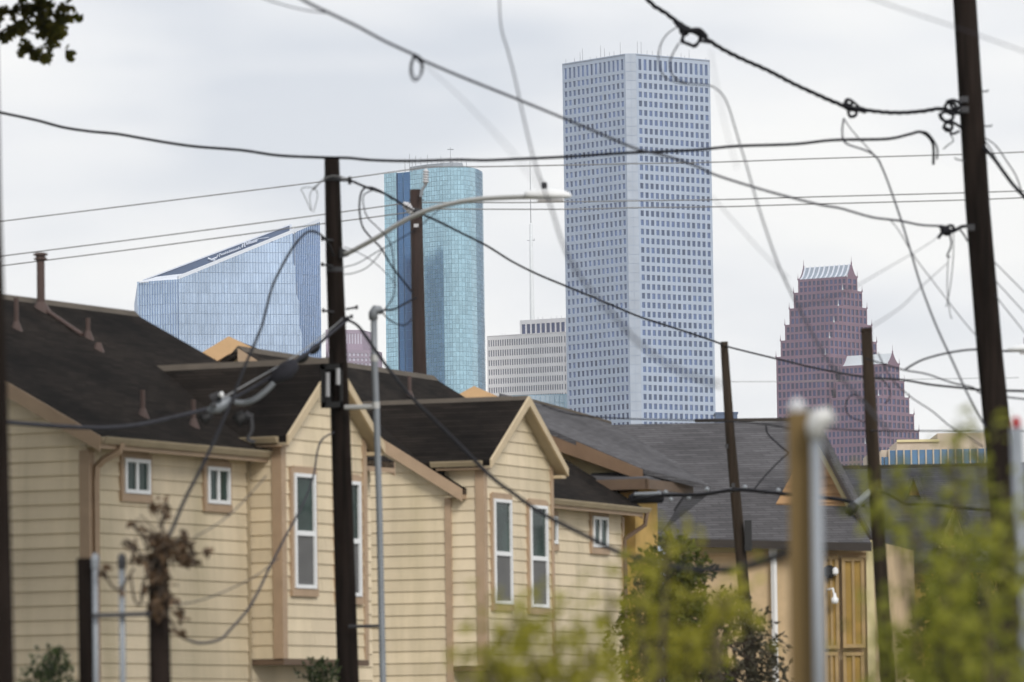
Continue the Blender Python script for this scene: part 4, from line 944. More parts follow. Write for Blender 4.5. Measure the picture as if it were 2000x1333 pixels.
# ------------------------------------------------------------------ poles
def to_ground(a, b):
    """Extend the line a-b down to the ground."""
    t = a.z / (a.z - b.z); return a + (b - a) * t
def pole_px(pts, d, w0, w1, seg=14):
    """Tapered pole through photograph points; widths in pixels at first and last point."""
    q = [P(x, y, d) for x, y in pts]; g_ = to_ground(q[-2], q[-1]); k = d / FPX / 2
    n = len(q); rs = [(w0 + (w1 - w0) * i / (n - 1)) * k for i in range(n)]
    top = q[0]; mb = MB(); mb.tube(q + [g_], rs + [rs[-1] * 1.12], seg); return mb, g_, q, rs
def catmull(pts, n=8):
    out_ = []; P_ = [pts[0]] + list(pts) + [pts[-1]]
    for i in range(1, len(P_) - 2):
        a, b, c, d = P_[i - 1], P_[i], P_[i + 1], P_[i + 2]
        for j in range(n):
            t = j / n; out_.append(tuple(.5 * (2 * b[k] + (c[k] - a[k]) * t + (2 * a[k] - 5 * b[k] + 4 * c[k] - d[k]) * t * t + (3 * b[k] - a[k] - 3 * c[k] + d[k]) * t ** 3) for k in range(len(b))))
    out_.append(tuple(pts[-1])); return out_
def path(pts, d0, d1=None, n=6):
    """World path through photograph points, depth running from d0 to d1 along it."""
    d1 = d0 if d1 is None else d1; L_ = [0]
    for a, b in zip(pts, pts[1:]): L_.append(L_[-1] + math.dist(a, b))
    return [P(x, y, d) for x, y, d in catmull([(p[0], p[1], d0 + (d1 - d0) * l / L_[-1]) for p, l in zip(pts, L_)], n)]
def twist(pts, r, lay=.35, strands=3):
    """Strands wound round one another."""
    mb = MB(); dist = 0; acc = [0]
    for a, b in zip(pts, pts[1:]): acc.append(acc[-1] + (b - a).length)
    for k in range(strands):
        q = []
        for i in range(len(pts) - 1):
            a, b = pts[i], pts[i + 1]; t = (b - a).normalized(); x = t.cross(Vector((0, 1, 0))).normalized(); y = t.cross(x); m_ = max(1, int((b - a).length / (lay / 5)))
            for j in range(m_):
                s_ = acc[i] + (b - a).length * j / m_; an = 2 * math.pi * (s_ / lay + k / strands); q.append(a + (b - a) * (j / m_) + (x * math.cos(an) + y * math.sin(an)) * r * .9)
        mb.tube(q, r * .75, 5)
    return mb
def wire(name, label, pts, d0, d1, wpx, m_, group=None, tw=0, cat='cable'):
    q = path(pts, d0, d1); dm = (d0 + (d1 or d0)) / 2; r = wpx * dm / FPX / 2
    off = lambda p: p[0] < -5 or p[0] > 2005 or p[1] < -5
    for e_ in (0, -1):                   # spans that leave the picture go on towards their next support
        if off(pts[e_]):
            dd_ = d0 if e_ == 0 else (d1 or d0); u_ = (P(*pts[e_], dd_) - P(*pts[1 if e_ == 0 else -2], dd_)).normalized(); ex = [q[e_] + u_ * t_ + Vector((0, 0, .004 * t_ * t_)) for t_ in (3, 7, 12)]
            q = list(reversed(ex)) + q if e_ == 0 else q + ex
    mb = twist(q, r * .6, tw) if tw else MB().tube(q, r, 6)
    return solo(name, mb, m_, label, cat, group, True)

# main black pole in the middle
mb, gp1, q1, r1 = pole_px([(648, 309), (653, 500), (666, 860), (680, 1333)], 104, 30, 43)
p1 = thing('utility_pole', 'dark creosoted utility pole carrying the street light arm', 'utility pole', gp1); part('pole', mb, M['pole'], p1, True)
for y in (350, 528): # steel bands
    a = P(649 + (y - 309) * .023, y, 104); q = MB(); q.lathe(a - Vector((0, 0, .04)), (0, 0, 1), [(0, .155), (.0, .165), (.09, .165), (.09, .155)], 14); part('band', q, M['steel_d'], p1)
for x, y, s_ in ((676, 622, 1), (640, 470, -1), (640, 520, -1), (642, 610, -1), (686, 604, 1)):
    a = P(x, y, 103.8); q = MB(); q.tube([a - Vector((s_ * .1, 0, 0)), a + Vector((s_ * .12, 0, .03))], .02, 6); q.cbox(a + Vector((s_ * .1, 0, .03)), .05, .06, .07); part('hook', q, M['steel_d'], p1)
q = MB(); a = P(683, 353, 104); q.cbox(a, .06, .08, .14); q.tube([P(660, 353, 104), a], .022, 6); part('dead_end_clamp', q, M['steel_d'], p1)
# closure box on its side
bx = thing('junction_box', 'black framed junction box with two pale tubes on the dark pole', 'junction box', P(648, 797, 103.7)); 
a, b = P(627, 797, 103.8), P(669, 712, 103.8); w_, h_ = b.x - a.x, b.z - a.z; q = MB()
for o, sx, sz in ((Vector((0, 0, 0)), w_, .10), (Vector((0, 0, h_ - .10)), w_, .10), (Vector((0, 0, 0)), .09, h_), (Vector((w_ - .05, 0, 0)), .05, h_)): q.box(a + o + Vector((0, -.12, 0)), (sx, 0, 0), (0, .25, 0), (0, 0, sz))
q.box(a + Vector((.02, .10, .02)), (w_ - .04, 0, 0), (0, .02, 0), (0, 0, h_ - .04)); part('frame', q, M['black'], bx)
for x, y0, y1 in ((640, 775, 728), (660, 752, 720)):
    q = MB(); q.tube([P(x, y0, 103.6), P(x, y1, 103.6)], .04, 8); part('tube', q, M['porcelain'], bx)
# grey conduit mast beside it
ms = thing('service_mast', 'tall grey conduit mast with weatherhead strapped beside the dark pole', 'conduit mast', to_ground(P(730, 640, 103.5), P(748, 1333, 103.5)))
q = MB(); t_ = [P(x, y, 103.5) for x, y in ((730, 612), (731, 700), (735, 800), (741, 1000), (748, 1333))]; q.tube(t_ + [to_ground(t_[-2], t_[-1])], .062, 10); part('conduit', q, M['steel'], ms, True)
q = MB(); q.tube([P(729, 625, 103.5), P(729, 612, 103.5), P(733, 605, 103.5), P(741, 606, 103.5), P(747, 611, 103.5)], [.085, .09, .09, .08, .05], 10); part('weatherhead', q, M['steel'], ms, True)
for y in (700, 792): q = MB(); a = P(731 + (y - 700) * .03, y, 103.5); q.lathe(a - Vector((0, 0, .06)), (0, 0, 1), [(0, .075), (.12, .075)], 10); part('coupling', q, M['alu'], ms)
for x0, x1, y in ((688, 730, 795), (696, 740, 1223)): q = MB(); q.tube([P(x0 - 15, y + 1, 103.6), P(x1, y, 103.5)], .045 if y < 900 else .03, 6); part('strap_bracket', q, M['alu'] if y < 900 else M['steel_d'], ms)

# street light
sl_ = thing('street_light', 'cobra head street light on a long curved arm from the dark pole', 'street light', P(672, 495, 103.8))
q = MB(); q.tube(path([(668, 494), (680, 494), (700, 484), (740, 462), (780, 437), (820, 417), (870, 401), (930, 390), (990, 386), (1032, 385)], 103.8, 102), [.045] * 55, 9); part('arm', q, M['alu'], sl_, True)
q = MB(); a, b = P(664, 505, 103.8), P(682, 484, 103.8); q.hexa([a + Vector((0, -.06, 0)), a + Vector((.17, -.06, .05)), a + Vector((.17, .06, .05)), a + Vector((0, .06, 0)), a + Vector((0, -.06, .2)), a + Vector((.17, -.06, .13)), a + Vector((.17, .06, .13)), a + Vector((0, .06, .2))]); part('arm_bracket', q, M['steel_d'], sl_)
def cobra(root, x0, x1, yb, yt, d, sg=1):
    """Luminaire housing: flattened body along x with a flat lens below."""
    a, b = P(x0, (yb + yt) / 2, d), P(x1, (yb + yt) / 2, d); ln = b.x - a.x; h = (yb - yt) * d / FPX; q = MB(); prof = []
    rows = [(0, .45, .5), (.04, .8, .62), (.12, .95, .8), (.32, 1.0, .95), (.55, 1.1, 1.0), (.8, .85, .8), (.94, .45, .5), (1, .08, .15)]
    seg = 12; vv = []
    for t, wd, ht in rows:
        for k in range(seg):
            an = 2 * math.pi * k / seg; c_, s_ = math.cos(an), math.sin(an)
            vv.append(Vector((a.x + ln * (t if sg > 0 else 1 - t), a.y + c_ * .17 * wd, a.z + (s_ * h * .62 * ht if s_ > 0 else s_ * h * .30 * ht) + (b.z - a.z) * t)))
    n = len(rows); q.add(vv, [(i * seg + k, i * seg + (k + 1) % seg, (i + 1) * seg + (k + 1) % seg, (i + 1) * seg + k) for i in range(n - 1) for k in range(seg)] + [tuple(range(seg - 1, -1, -1)), tuple((n - 1) * seg + k for k in range(seg))])
    part('housing', q, M['white'], root, True)
    q = MB(); m_ = a.lerp(b, .55); q.cbox(m_ - Vector((0, 0, h * .3)), ln * .55, .22, .05); part('lens', q, M['porcelain'], root)
    q = MB(); m_ = a.lerp(b, .42); q.lathe(m_ + Vector((0, 0, h * .5)), (0, 0, 1), [(0, .05), (.06, .055), (.12, .055), (.14, .03)], 8); part('photocell', q, M['black'], root)
cobra(sl_, 1024, 1117, 396, 371, 102)

# second pole, farther away behind the roofs
mb, gp2, q2, r2 = pole_px([(812, 371), (816, 560), (820, 740)], 168, 24, 28)
p2 = thing('utility_pole', 'brown pole with porcelain insulators standing before the rounded teal tower', 'utility pole', gp2); part('pole', mb, M['pole_red'] if 'pole_red' in M else mat('red_brown_wood', (.028, .016, .013), .85, var=.35, scale=1.2, stretch=(6, 6, .5)), p2, True)
def insulator(root, base, ax, n, r, ln):
    ax = Vector(ax).normalized(); pr = [(0, r * .5)]
    for i in range(n): h = ln * (.12 + .8 * i / n); s_ = ln * .8 / n; pr += [(h, r * .62), (h + s_ * .15, r), (h + s_ * .5, r * .95), (h + s_ * .7, r * .6)]
    pr.append((ln, r * .35)); q = MB(); q.lathe(base, ax, pr, 12); part('insulator', q, M['porcelain'], root, True)
q = MB(); q.tube([P(822, 385, 167.6), P(824, 372, 167.6), P(833, 358, 167.6)], .05, 6); part('pin_bracket', q, M['steel'], p2)
insulator(p2, P(831, 361, 167.6), (.05, 0, 1), 5, .10, .48)
insulator(p2, P(806, 416, 167.6), (-.5, -.3, .55), 4, .12, .42); insulator(p2, P(803, 404, 167.6), (-.8, -.3, .25), 3, .09, .3)
q = MB(); q.box(P(798, 412, 167.7), (.5, 0, -.1), (0, .1, 0), (0, 0, .12)); part('crossarm', q, M['steel_d'], p2)
q = MB(); q.cbox(P(813, 441, 167.6), .14, .05, .1); part('tag_plate', q, M['porcelain'], p2)
for x, y in ((800, 378), (799, 391), (828, 380), (828, 391)): q = MB(); a = P(x, y, 168); q.tube([a, a + Vector((.12 if x < 810 else -.12, 0, 0))], .015, 5); part('bolt', q, M['steel_d'], p2)

# big leaning pole at right
mb, gp3, q3, r3 = pole_px([(1882, -60), (1884, 0), (1909, 400), (1934, 700), (1952, 880), (1990, 1333)], 95, 44, 56)
p3 = thing('utility_pole', 'thick dark leaning utility pole hung with cable splices', 'utility pole', gp3); part('pole', mb, M['pole'], p3, True)
for x, y in ((1913, 179), (1920, 247)): q = MB(); a = P(x, y, 95); q.tube([a - Vector((.1, 0, 0)), a + Vector((.14, 0, .0)), a + Vector((.15, 0, .03))], .014, 5); part('step_bolt', q, M['steel_d'], p3)
q = MB(); q.tube(path([(1885, 315), (1870, 312), (1864, 308)], 94.7), .012, 5); part('wire_stub', q, M['steel_d'], p3)
for y in (195, 215, 445): q = MB(); a = P(1874 + y * .05, y, 94.6); q.cbox(a, .12, .15, .10); part('bracket', q, M['steel_d'], p3)

# slim leaning pole
mb, gp4, q4, r4 = pole_px([(1414, 668), (1426, 850), (1453, 1150)], 140, 15, 23)
p4 = thing('utility_pole', 'slim weathered leaning pole in front of the grey shingle roof', 'utility pole', gp4); part('pole', mb, M['pole_grey'], p4, True)
q = MB(); a, b = P(1455, 1076, 139.7), P(1468, 1016, 139.7); q.box(a, (b.x - a.x, 0, 0), (0, .2, 0), (0, 0, b.z - a.z)); part('meter_box', q, M['black'], p4)
for x, y in ((1419, 872), (1432, 948)): q = MB(); q.cbox(P(x, y, 139.8), .08, .08, .1); part('clamp', q, M['steel_d'], p4)
# dark pole before the stepped tower
mb, gp5, q5, r5 = pole_px([(1692, 645), (1703, 850), (1734, 1333)], 110, 22, 29)
p5 = thing('utility_pole', 'weathered pole with sawn top in front of the stepped red tower', 'utility pole', gp5); part('pole', mb, M['pole_grey'], p5, True)
q = MB(); a = P(1692, 645, 110); q.hexa([a + Vector(v) for v in ((-.11, -.11, -.02), (.11, -.11, -.02), (.11, .11, -.02), (-.11, .11, -.02), (-.10, -.1, .03), (.10, -.1, .05), (.1, .1, .05), (-.1, .1, .03))]); part('sawn_top', q, M['pole_grey'], p5)
# blurred near pole on the left edge
mb, gp6, q6, r6 = pole_px([(-34, -40), (-26, 400), (-14, 800), (-2, 1333)], 46, 56, 62)
solo('utility_pole', mb, M['pole'], 'very dark near pole cut off by the left edge of the picture', 'utility pole', None, True)

# new timber post with pipe, near the camera
a, b = P(1541, 1333, 30), P(1591, 806, 30); np_ = thing('timber_post', 'new square yellow timber post near the camera', 'post', (P(1565, 900, 30).x, 30, 0))
q = MB(); c_ = P(1564, 806, 30); c2 = P(1569, 1333, 30); g_ = to_ground(c_, c2); hw = .067
vv = [Vector((p.x + sx * hw, p.y + sy * hw, p.z)) for p in (g_, c_) for sx, sy in ((-1, -1), (1, -1), (1, 1), (-1, 1))]; q.hexa(vv); part('post', q, M['new_wood'], np_)
q = MB(); q.lathe(c_ + Vector((-.02, 0, 0)), (0, 0, 1), [(0, .045), (.03, .05), (.06, .03), (.075, .01)], 8); part('bolt_cap', q, M['porcelain'], np_)
pp = thing('service_mast', 'grey pipe with pale weatherhead on the near timber post', 'conduit mast', (P(1597, 900, 29.8).x, 29.8, 0))
q = MB(); c_, c2 = P(1594, 850, 29.8), P(1601, 1333, 29.8); q.tube([c_, c2, to_ground(c_, c2)], .031, 10); part('conduit', q, M['steel'], pp, True)
q = MB(); q.tube([P(1594, 858, 29.8), P(1594, 832, 29.8), P(1598, 818, 29.8), P(1612, 815, 29.8), P(1626, 828, 29.8)], [.042, .055, .062, .058, .035], 10); part('weatherhead', q, M['alu'], pp, True)
# grey post with red cap at the right edge
q = MB(); c_, c2 = P(1985, 836, 40), P(2004, 1333, 40); rp_ = thing('steel_post', 'grey steel post with a small red cap at the right edge', 'post', to_ground(c_, c2)); q.tube([c_, c2, to_ground(c_, c2)], [.045, .05, .055], 8); part('post', q, M['steel'], rp_, True)
q = MB(); q.lathe(P(1985, 836, 40), (0, 0, 1), [(0, .03), (.02, .035), (.06, .03), (.08, .015)], 8); part('cap', q, mat('red_cap', (.35, .02, .03), .5), rp_)
# second street light just entering at right
s2 = thing('street_light', 'pale street light head entering at the right edge', 'street light', P(2120, 700, 100))
cobra(s2, 1966, 2062, 692, 674, 100, -1)
q = MB(); q.tube(path([(2055, 683), (2120, 690), (2180, 720)], 100), .045, 8); part('arm', q, M['alu'], s2)
q = MB(); a = P(2185, 680, 100); q.tube([a, Vector((a.x, a.y, 0))], .17, 10); part('pole', q, M['pole'], s2)

# fence bits bottom left
fp = thing('fence_post', 'dark square timber post beside two grey pipes, lower left', 'post', (P(170, 1333, 60).x, 60, 0))
c_, c2 = P(166, 1091, 60), P(170, 1333, 60); g_ = to_ground(c_, c2); q = MB(); hw = .08; q.hexa([Vector((p.x + sx * hw, p.y + sy * hw, p.z)) for p in (g_, c_) for sx, sy in ((-1, -1), (1, -1), (1, 1), (-1, 1))]); part('post', q, M['pole'], fp)
for x, lab, r_ in ((188, 'thin grey pipe right against the dark square post', .03), (240, 'thin grey pipe standing between the dark post and the vine stump', .033)):
    c_, c2 = P(x - 2, 1102, 59.8), P(x, 1333, 59.8); t_ = thing('conduit_pipe', lab, 'pipe', to_ground(c_, c2), 'pipes by the vine stump')
    q = MB(); q.tube([c_, c2, to_ground(c_, c2)], r_, 9); part('pipe', q, M['steel'], t_, True)
    q = MB(); q.lathe(c_ - Vector((0, 0, .05)), (0, 0, 1), [(0, r_ * 1.3), (.1, r_ * 1.5), (.16, r_ * .9)], 9); part('pipe_cap', q, M['steel_d'] if x > 200 else M['steel'], t_)
st = thing('stump_post', 'thick dark stump post overgrown with dead vine', 'post', (P(312, 1333, 60).x, 60, 0))
q = MB(); c_, c2 = P(309, 1084, 60), P(313, 1333, 60); q.tube([c_, c2, to_ground(c_, c2)], [.105, .115, .12], 12); part('post', q, M['pole'], st, True)
solo('fence_rail', MB().tube(path([(180, 1203), (240, 1201), (296, 1199)], 59.7), .025, 6), M['steel_d'], 'dark horizontal rail linking the pipes to the vine stump', 'rail')

# ------------------------------------------------------------------ wires
G1 = 'overhead wires'
wire('communication_cable', 'sagging black cable crossing above the middle pole from the left edge', [(-30, 212), (0, 220), (70, 235), (123, 249), (175, 257), (228, 262), (280, 271), (333, 280), (385, 287), (473, 294), (543, 304), (630, 308), (680, 309), (725, 313), (800, 315), (890, 312.6), (950, 313.5), (1010, 311), (1100, 307), (1225, 299), (1350, 294), (1437, 286), (1550, 282), (1629, 274), (1730, 272), (1775, 263), (1797, 258), (1815, 269), (1823, 287), (1823, 321)], 104.6, 95, 5.8, M['cable'], G1)
wire('cable_tail', 'short cable tail curling down beside the big right pole', [(1790, 259), (1809, 259), (1824, 276), (1831, 292), (1830, 312)], 94.8, 94.8, 3.5, M['cable'], G1)
wire('service_bundle', 'thick twisted black bundle running from the top edge to the right pole', [(1245, -22), (1275, 10), (1300, 26), (1322, 43), (1350, 60), (1385, 80), (1410, 96), (1450, 116), (1500, 138), (1550, 164), (1600, 187), (1625, 198), (1660, 211), (1700, 217), (1750, 221), (1800, 218), (1835, 213), (1860, 218), (1882, 224)], 90, 94.8, 9.5, M['cable'], G1, tw=.55)
def knot(name, label, loops, d, wpx, extra=()):
    mb = MB(); r = wpx * 1.35 * d / FPX / 2
    for cx_, cy_, rx_, ry_, rot in loops:
        pts = []
        for k in range(15):
            an = 2 * math.pi * k / 14; x, y = rx_ * math.cos(an), ry_ * math.sin(an); c_, s_ = math.cos(rot), math.sin(rot); pts.append(P(cx_ + x * c_ - y * s_, cy_ + x * s_ + y * c_, d + .02 * math.sin(an * 2)))
        mb.tube(pts, r, 6)
    for e_ in extra: mb.tube(path(e_[0], d - .05), e_[1] * 1.3 * d / FPX / 2, 6)
    return solo(name, mb, M['cable'], label, 'cable splice', 'cable splices', True)
knot('cable_splice', 'looped splice on the twisted bundle above the tallest tower', [(1350, 75, 17, 14, .2), (1336, 62, 8, 6, .5)], 90.6, 4, [([(1318, 40), (1332, 56), (1348, 60), (1366, 60), (1380, 74)], 9), ([(1332, 55), (1334, 72), (1330, 82)], 6), ([(1330, 82), (1345, 86), (1357, 91), (1366, 80), (1372, 70)], 5), ([(1366, 80), (1380, 82), (1392, 84)], 5)])
knot('cable_splice', 'small dark splice cluster midway along the twisted bundle', [(1665, 221, 8, 8, 0), (1658, 200, 7, 5, .5)], 94, 4.5, [([(1645, 204), (1660, 212), (1680, 214), (1692, 218)], 9), ([(1656, 213), (1660, 228), (1670, 226)], 5), ([(1650, 200), (1660, 196), (1672, 204), (1680, 212)], 4)])
knot('cable_splice', 'tangle of black loops against the big right pole', [(1849, 228, 13, 9, .1), (1858, 212, 13, 10, .7), (1866, 205, 10, 8, .4), (1852, 248, 8, 8, 0)], 94.4, 5, [([(1834, 222), (1846, 238), (1862, 240), (1878, 250)], 5), ([(1848, 200), (1862, 196), (1878, 204)], 5), ([(1840, 250), (1852, 252), (1860, 262), (1874, 256)], 4), ([(1855, 262), (1862, 275), (1850, 285), (1842, 292)], 2)])
knot('cable_splice', 'ragged splice hanging off the right pole at mid height', [(1848, 452, 9, 6, .3), (1856, 446, 7, 5, 0)], 94.4, 5, [([(1834, 441), (1846, 450), (1862, 452), (1876, 444), (1888, 442)], 6), ([(1832, 466), (1840, 456), (1850, 452)], 6), ([(1854, 456), (1858, 478), (1850, 500), (1856, 502)], 3), ([(1862, 456), (1862, 500), (1856, 560), (1848, 600)], 1.5), ([(1852, 505), (1850, 560), (1856, 615), (1860, 622)], 1.5), ([(1872, 446), (1882, 458), (1890, 472)], 3)])
wire('drop_cable', 'long soft dark cable sloping from the top edge down to the right pole', [(545, -28), (600, 5), (650, 29), (700, 53), (750, 80), (810, 108), (830, 120), (900, 150), (1000, 190), (1100, 231), (1160, 256), (1240, 290), (1300, 305), (1360, 325), (1400, 343), (1500, 374), (1600, 400), (1640, 407), (1700, 424), (1735, 429), (1760, 432), (1800, 440), (1845, 442)], 60, 94.5, 5.2, M['cable_g'], G1)
wire('cable_strand', 'thin faint strand joining the sloping cable near the top edge', [(470, -20), (540, 6), (600, 21), (640, 26), (655, 32)], 62, 62, 2.5, M['cable_g'], G1)
knot('cable_loop', 'oval spare loop hanging from the sloping cable', [(812, 134, 11, 25, .05), (815, 132, 11, 22, .05)], 64, 2.6, [([(806, 108), (815, 112), (823, 122)], 7)])
wire('near_wire', 'blurred wire dropping from the top edge in front of the street light head', [(975, -20), (976, 20), (980, 60), (992, 100), (1005, 150), (1018, 210), (1032, 270), (1045, 320), (1062, 368), (1078, 410), (1095, 465), (1115, 512), (1150, 562), (1210, 630), (1250, 672), (1300, 710), (1360, 738), (1410, 752)], 66, 27, 4.5, M['cable_g'], G1)
wire('conductor', 'highest thin bare wire running behind the poles', [(-20, 436), (0, 433), (300, 396), (630, 355), (690, 347), (740, 340), (803, 331), (829, 326.5), (860, 326), (940, 326), (1100, 323), (1240, 320), (1400, 317), (1600, 310), (1875, 302), (2030, 296)], 169, 167, 2.4, M['bare'], 'thin bare conductors', cat='wire')
wire('conductor', 'middle thin bare wire of the three behind the poles', [(-20, 504), (0, 501), (300, 463), (633, 419), (780, 399), (800, 396.5), (828, 396), (940, 396), (1023, 396), (1080, 395), (1240, 392.5), (1420, 390), (1550, 386), (1883, 377), (2030, 372)], 169, 167, 2.4, M['bare'], 'thin bare conductors', cat='wire')
wire('conductor', 'lowest thin bare wire of the three behind the poles', [(-20, 523), (0, 520), (300, 482), (633, 437), (785, 417), (800, 413), (830, 409), (940, 409), (1120, 409), (1240, 406), (1420, 404), (1550, 400), (1883, 391), (2030, 385)], 169, 167, 2.4, M['bare'], 'thin bare conductors', cat='wire')
wire('tie_wire', 'pale tie wire wrapped over the middle pole near its top', [(612, 372), (622, 360), (634, 349), (650, 344), (666, 346), (680, 350)], 103.8, 103.8, 3, M['bare'], G1, cat='wire')
wire('tie_wire', 'pale frayed wire loop hanging left of the middle pole', [(628, 356), (612, 368), (605, 385), (608, 412), (600, 395), (592, 378), (588, 370), (600, 366), (616, 370), (620, 385), (612, 415)], 103.8, 103.8, 1.6, M['bare'], G1, cat='wire')
wire('span_cable', 'dark cable descending from the middle pole past the tallest tower to the slim pole', [(683, 352), (715, 366), (745, 376), (765, 386), (800, 408), (850, 430), (900, 455), (950, 480), (1000, 511), (1050, 536), (1105, 559), (1185, 592), (1249, 619), (1314, 640), (1395, 667), (1412, 675)], 103.8, 140, 4.6, M['cable'], G1)
wire('span_cable', 'dark cable from the slim pole across the stepped tower to the right edge', [(1416, 676), (1450, 685), (1520, 702), (1600, 721), (1690, 737), (1760, 742), (1820, 752), (1880, 758), (1920, 762), (2030, 765)], 140, 96, 4.2, M['cable'], G1)
wire('cable_loop', 'big drooping loop of black cable in front of the rounded tower', [(768, 390), (740, 372), (718, 366), (706, 376), (702, 405), (707, 440), (722, 462), (745, 486), (765, 520), (790, 552), (806, 572)], 103, 105, 4, M['cable'], G1)
wire('cable_loop', 'inner thinner cable loop beside the middle pole', [(735, 370), (712, 380), (710, 400), (718, 425), (740, 447), (760, 470), (768, 505), (771, 545), (768, 580), (752, 604)], 103, 103.4, 2.4, M['cable_g'], G1)
wire('cable_loop', 'lowest cable loop dipping into the weatherhead of the grey mast', [(744, 610), (752, 606), (770, 604), (790, 594), (812, 582)], 103.4, 104.5, 4.5, M['cable'], G1)
wire('cable_loop', 'slack cable hanging below the weatherhead of the grey mast', [(746, 609), (757, 622), (775, 633), (792, 635), (806, 622)], 103.4, 104.5, 3, M['cable'], G1)
wire('brace_wire', 'thin brace wire from the middle pole up to the lamp arm', [(672, 522), (700, 514), (740, 490), (780, 468), (820, 442), (862, 406)], 103.6, 103.2, 2, M['cable_g'], G1, cat='wire')
wire('brace_wire', 'second thin wire bowing below the lamp arm', [(672, 536), (690, 534), (715, 524), (735, 505), (750, 485), (770, 474)], 103.6, 103.4, 2, M['cable_g'], G1, cat='wire')
wire('brace_wire', 'faint crossing wire right of the middle pole below the lamp arm', [(672, 482), (700, 494), (730, 512), (760, 540), (775, 560)], 103.6, 103.6, 1.6, M['cable_g'], G1, cat='wire')
wire('trunk_cable', 'thick grey trunk cable sagging from the left edge up to the middle pole', [(-30, 818), (25, 826), (120, 833), (200, 836), (270, 830), (340, 815), (400, 800), (440, 786), (520, 742), (600, 690), (650, 648), (680, 624)], 78, 103.6, 8, M['cable_g'], G1)
wire('messenger_wire', 'pale steel messenger wire above the grey trunk cable', [(420, 786), (480, 752), (560, 706), (620, 664), (668, 624)], 92, 103.4, 3, M['bare'], G1, cat='wire')
# hardware on the trunk cable
hw_ = thing('splice_closure', 'grey teardrop splice closure hanging from the thick trunk cable', 'splice closure', P(550, 735, 97))
q = MB(); q.tube([P(526, 748, 97), P(540, 736, 97), P(560, 724, 97), P(573, 712, 97), P(577, 704, 97)], [.03, .12, .16, .12, .04], 10); part('shell', q, M['cable_g'], hw_, True)
q = MB(); q.tube(path([(535, 748), (518, 765), (498, 780), (478, 787), (458, 786)], 96.5), .05, 7); part('tail_cable', q, M['steel'], hw_, True)
hc = thing('cable_clamp', 'silver suspension clamp with dangling coils on the trunk cable over the brown roof', 'cable clamp', P(430, 792, 90))
q = MB(); q.tube([P(405, 805, 90), P(425, 795, 90), P(452, 780, 90)], [.05, .11, .06], 9); part('clamp_body', q, M['steel'], hc, True)
q = MB(); q.tube([P(412, 780, 89.9), P(430, 772, 89.9)], .07, 8); q.cbox(P(418, 786, 89.9), .07, .07, .16); part('bracket_head', q, M['steel_d'], hc)
q = MB(); q.lathe(P(429, 772, 89.8), (1, -.6, .2), [(0, .035), (.05, .05), (.07, .02)], 8); part('bolt', q, M['white'], hc)
for cx_, cy_, r_ in ((400, 814, .09), (468, 815, .12)):
    q = MB(); q.tube([P(cx_ - 10, cy_ - 4, 89.8), P(cx_, cy_ + 6, 89.8), P(cx_ + 12, cy_ - 6, 89.8)], [r_ * .6, r_, r_ * .7], 9); part('coil', q, M['black'], hc, True)
q = MB(); q.tube(path([(480, 806), (490, 815), (492, 840), (484, 858), (498, 864)], 89.8), .03, 6); q.cbox(P(488, 812, 89.8), .1, .08, .06); part('drop_bracket', q, M['steel_d'], hc)
for x, y, lab in ((615, 682, 'small black clamp high on the trunk cable near the middle pole'), (592, 700, 'small black clamp just above the grey teardrop closure')):
    q = MB(); a, b = P(x - 10, y + 9, 101), P(x + 10, y - 9, 101); q.tube([a, a.lerp(b, .3), a.lerp(b, .7), b], [.03, .075, .075, .03], 8); solo('cable_clamp', q, M['black'], lab, 'cable clamp', 'clamps on the trunk cable', True)
wire('service_drop', 'long dark cable falling from the middle pole across the second cream house', [(676, 624), (700, 638), (730, 680), (760, 722), (800, 772), (850, 822), (900, 872), (960, 932), (1000, 962), (1060, 1004), (1150, 1050), (1210, 1080), (1260, 1095), (1330, 1110), (1400, 1113), (1460, 1106), (1540, 1078), (1568, 1062)], 103.4, 31, 9, M['cable'], G1)
wire('service_drop', 'dark cable curving over the crowned tower and down to the vine stump', [(652, 500), (640, 474), (625, 458), (606, 452), (590, 462), (570, 487), (550, 522), (532, 560), (521, 600), (512, 635), (500, 665), (480, 712), (465, 750), (445, 800), (420, 858), (390, 920), (360, 978), (338, 1030), (316, 1078)], 103.6, 60, 5.6, M['cable'], G1)
wire('service_drop', 'thin cable wandering down across the nearest cream house', [(652, 845), (630, 858), (620, 882), (612, 930), (592, 985), (562, 1040), (530, 1102), (490, 1182), (450, 1230), (428, 1250), (385, 1256), (345, 1238)], 103.4, 66, 4.5, M['cable_g'], G1)
wire('service_drop', 'faint thin wire across the cream siding under the second small window', [(520, 930), (470, 985), (430, 1020), (380, 1050)], 80, 64, 2.5, M['cable_g'], G1, cat='wire')
wire('service_drop', 'faint thin wire sloping low across the nearest cream siding', [(545, 1090), (500, 1125), (440, 1155), (380, 1176), (325, 1182)], 80, 62, 2.5, M['cable_g'], G1, cat='wire')
wire('riser_wire', 'thin wire zigzagging from the splice cluster down past the right pole', [(1648, 232), (1645, 258), (1652, 280), (1690, 294), (1712, 308), (1726, 335), (1740, 372), (1760, 430), (1776, 482), (1800, 562), (1830, 640), (1860, 705), (1890, 770), (1925, 835)], 92, 86, 4, M['cable_g'], G1, cat='wire')
wire('riser_wire', 'short thin strand beside the zigzag wire below the splice cluster', [(1648, 232), (1664, 255), (1690, 284), (1714, 310)], 91.8, 91.8, 2.4, M['cable_g'], G1, cat='wire')
wire('riser_wire', 'straight thin wire from the sloping cable to the leaning pole foot', [(1738, 430), (1755, 450), (1785, 500), (1830, 560), (1880, 625), (1910, 660)], 92, 94, 1.8, M['cable_g'], G1, cat='wire')
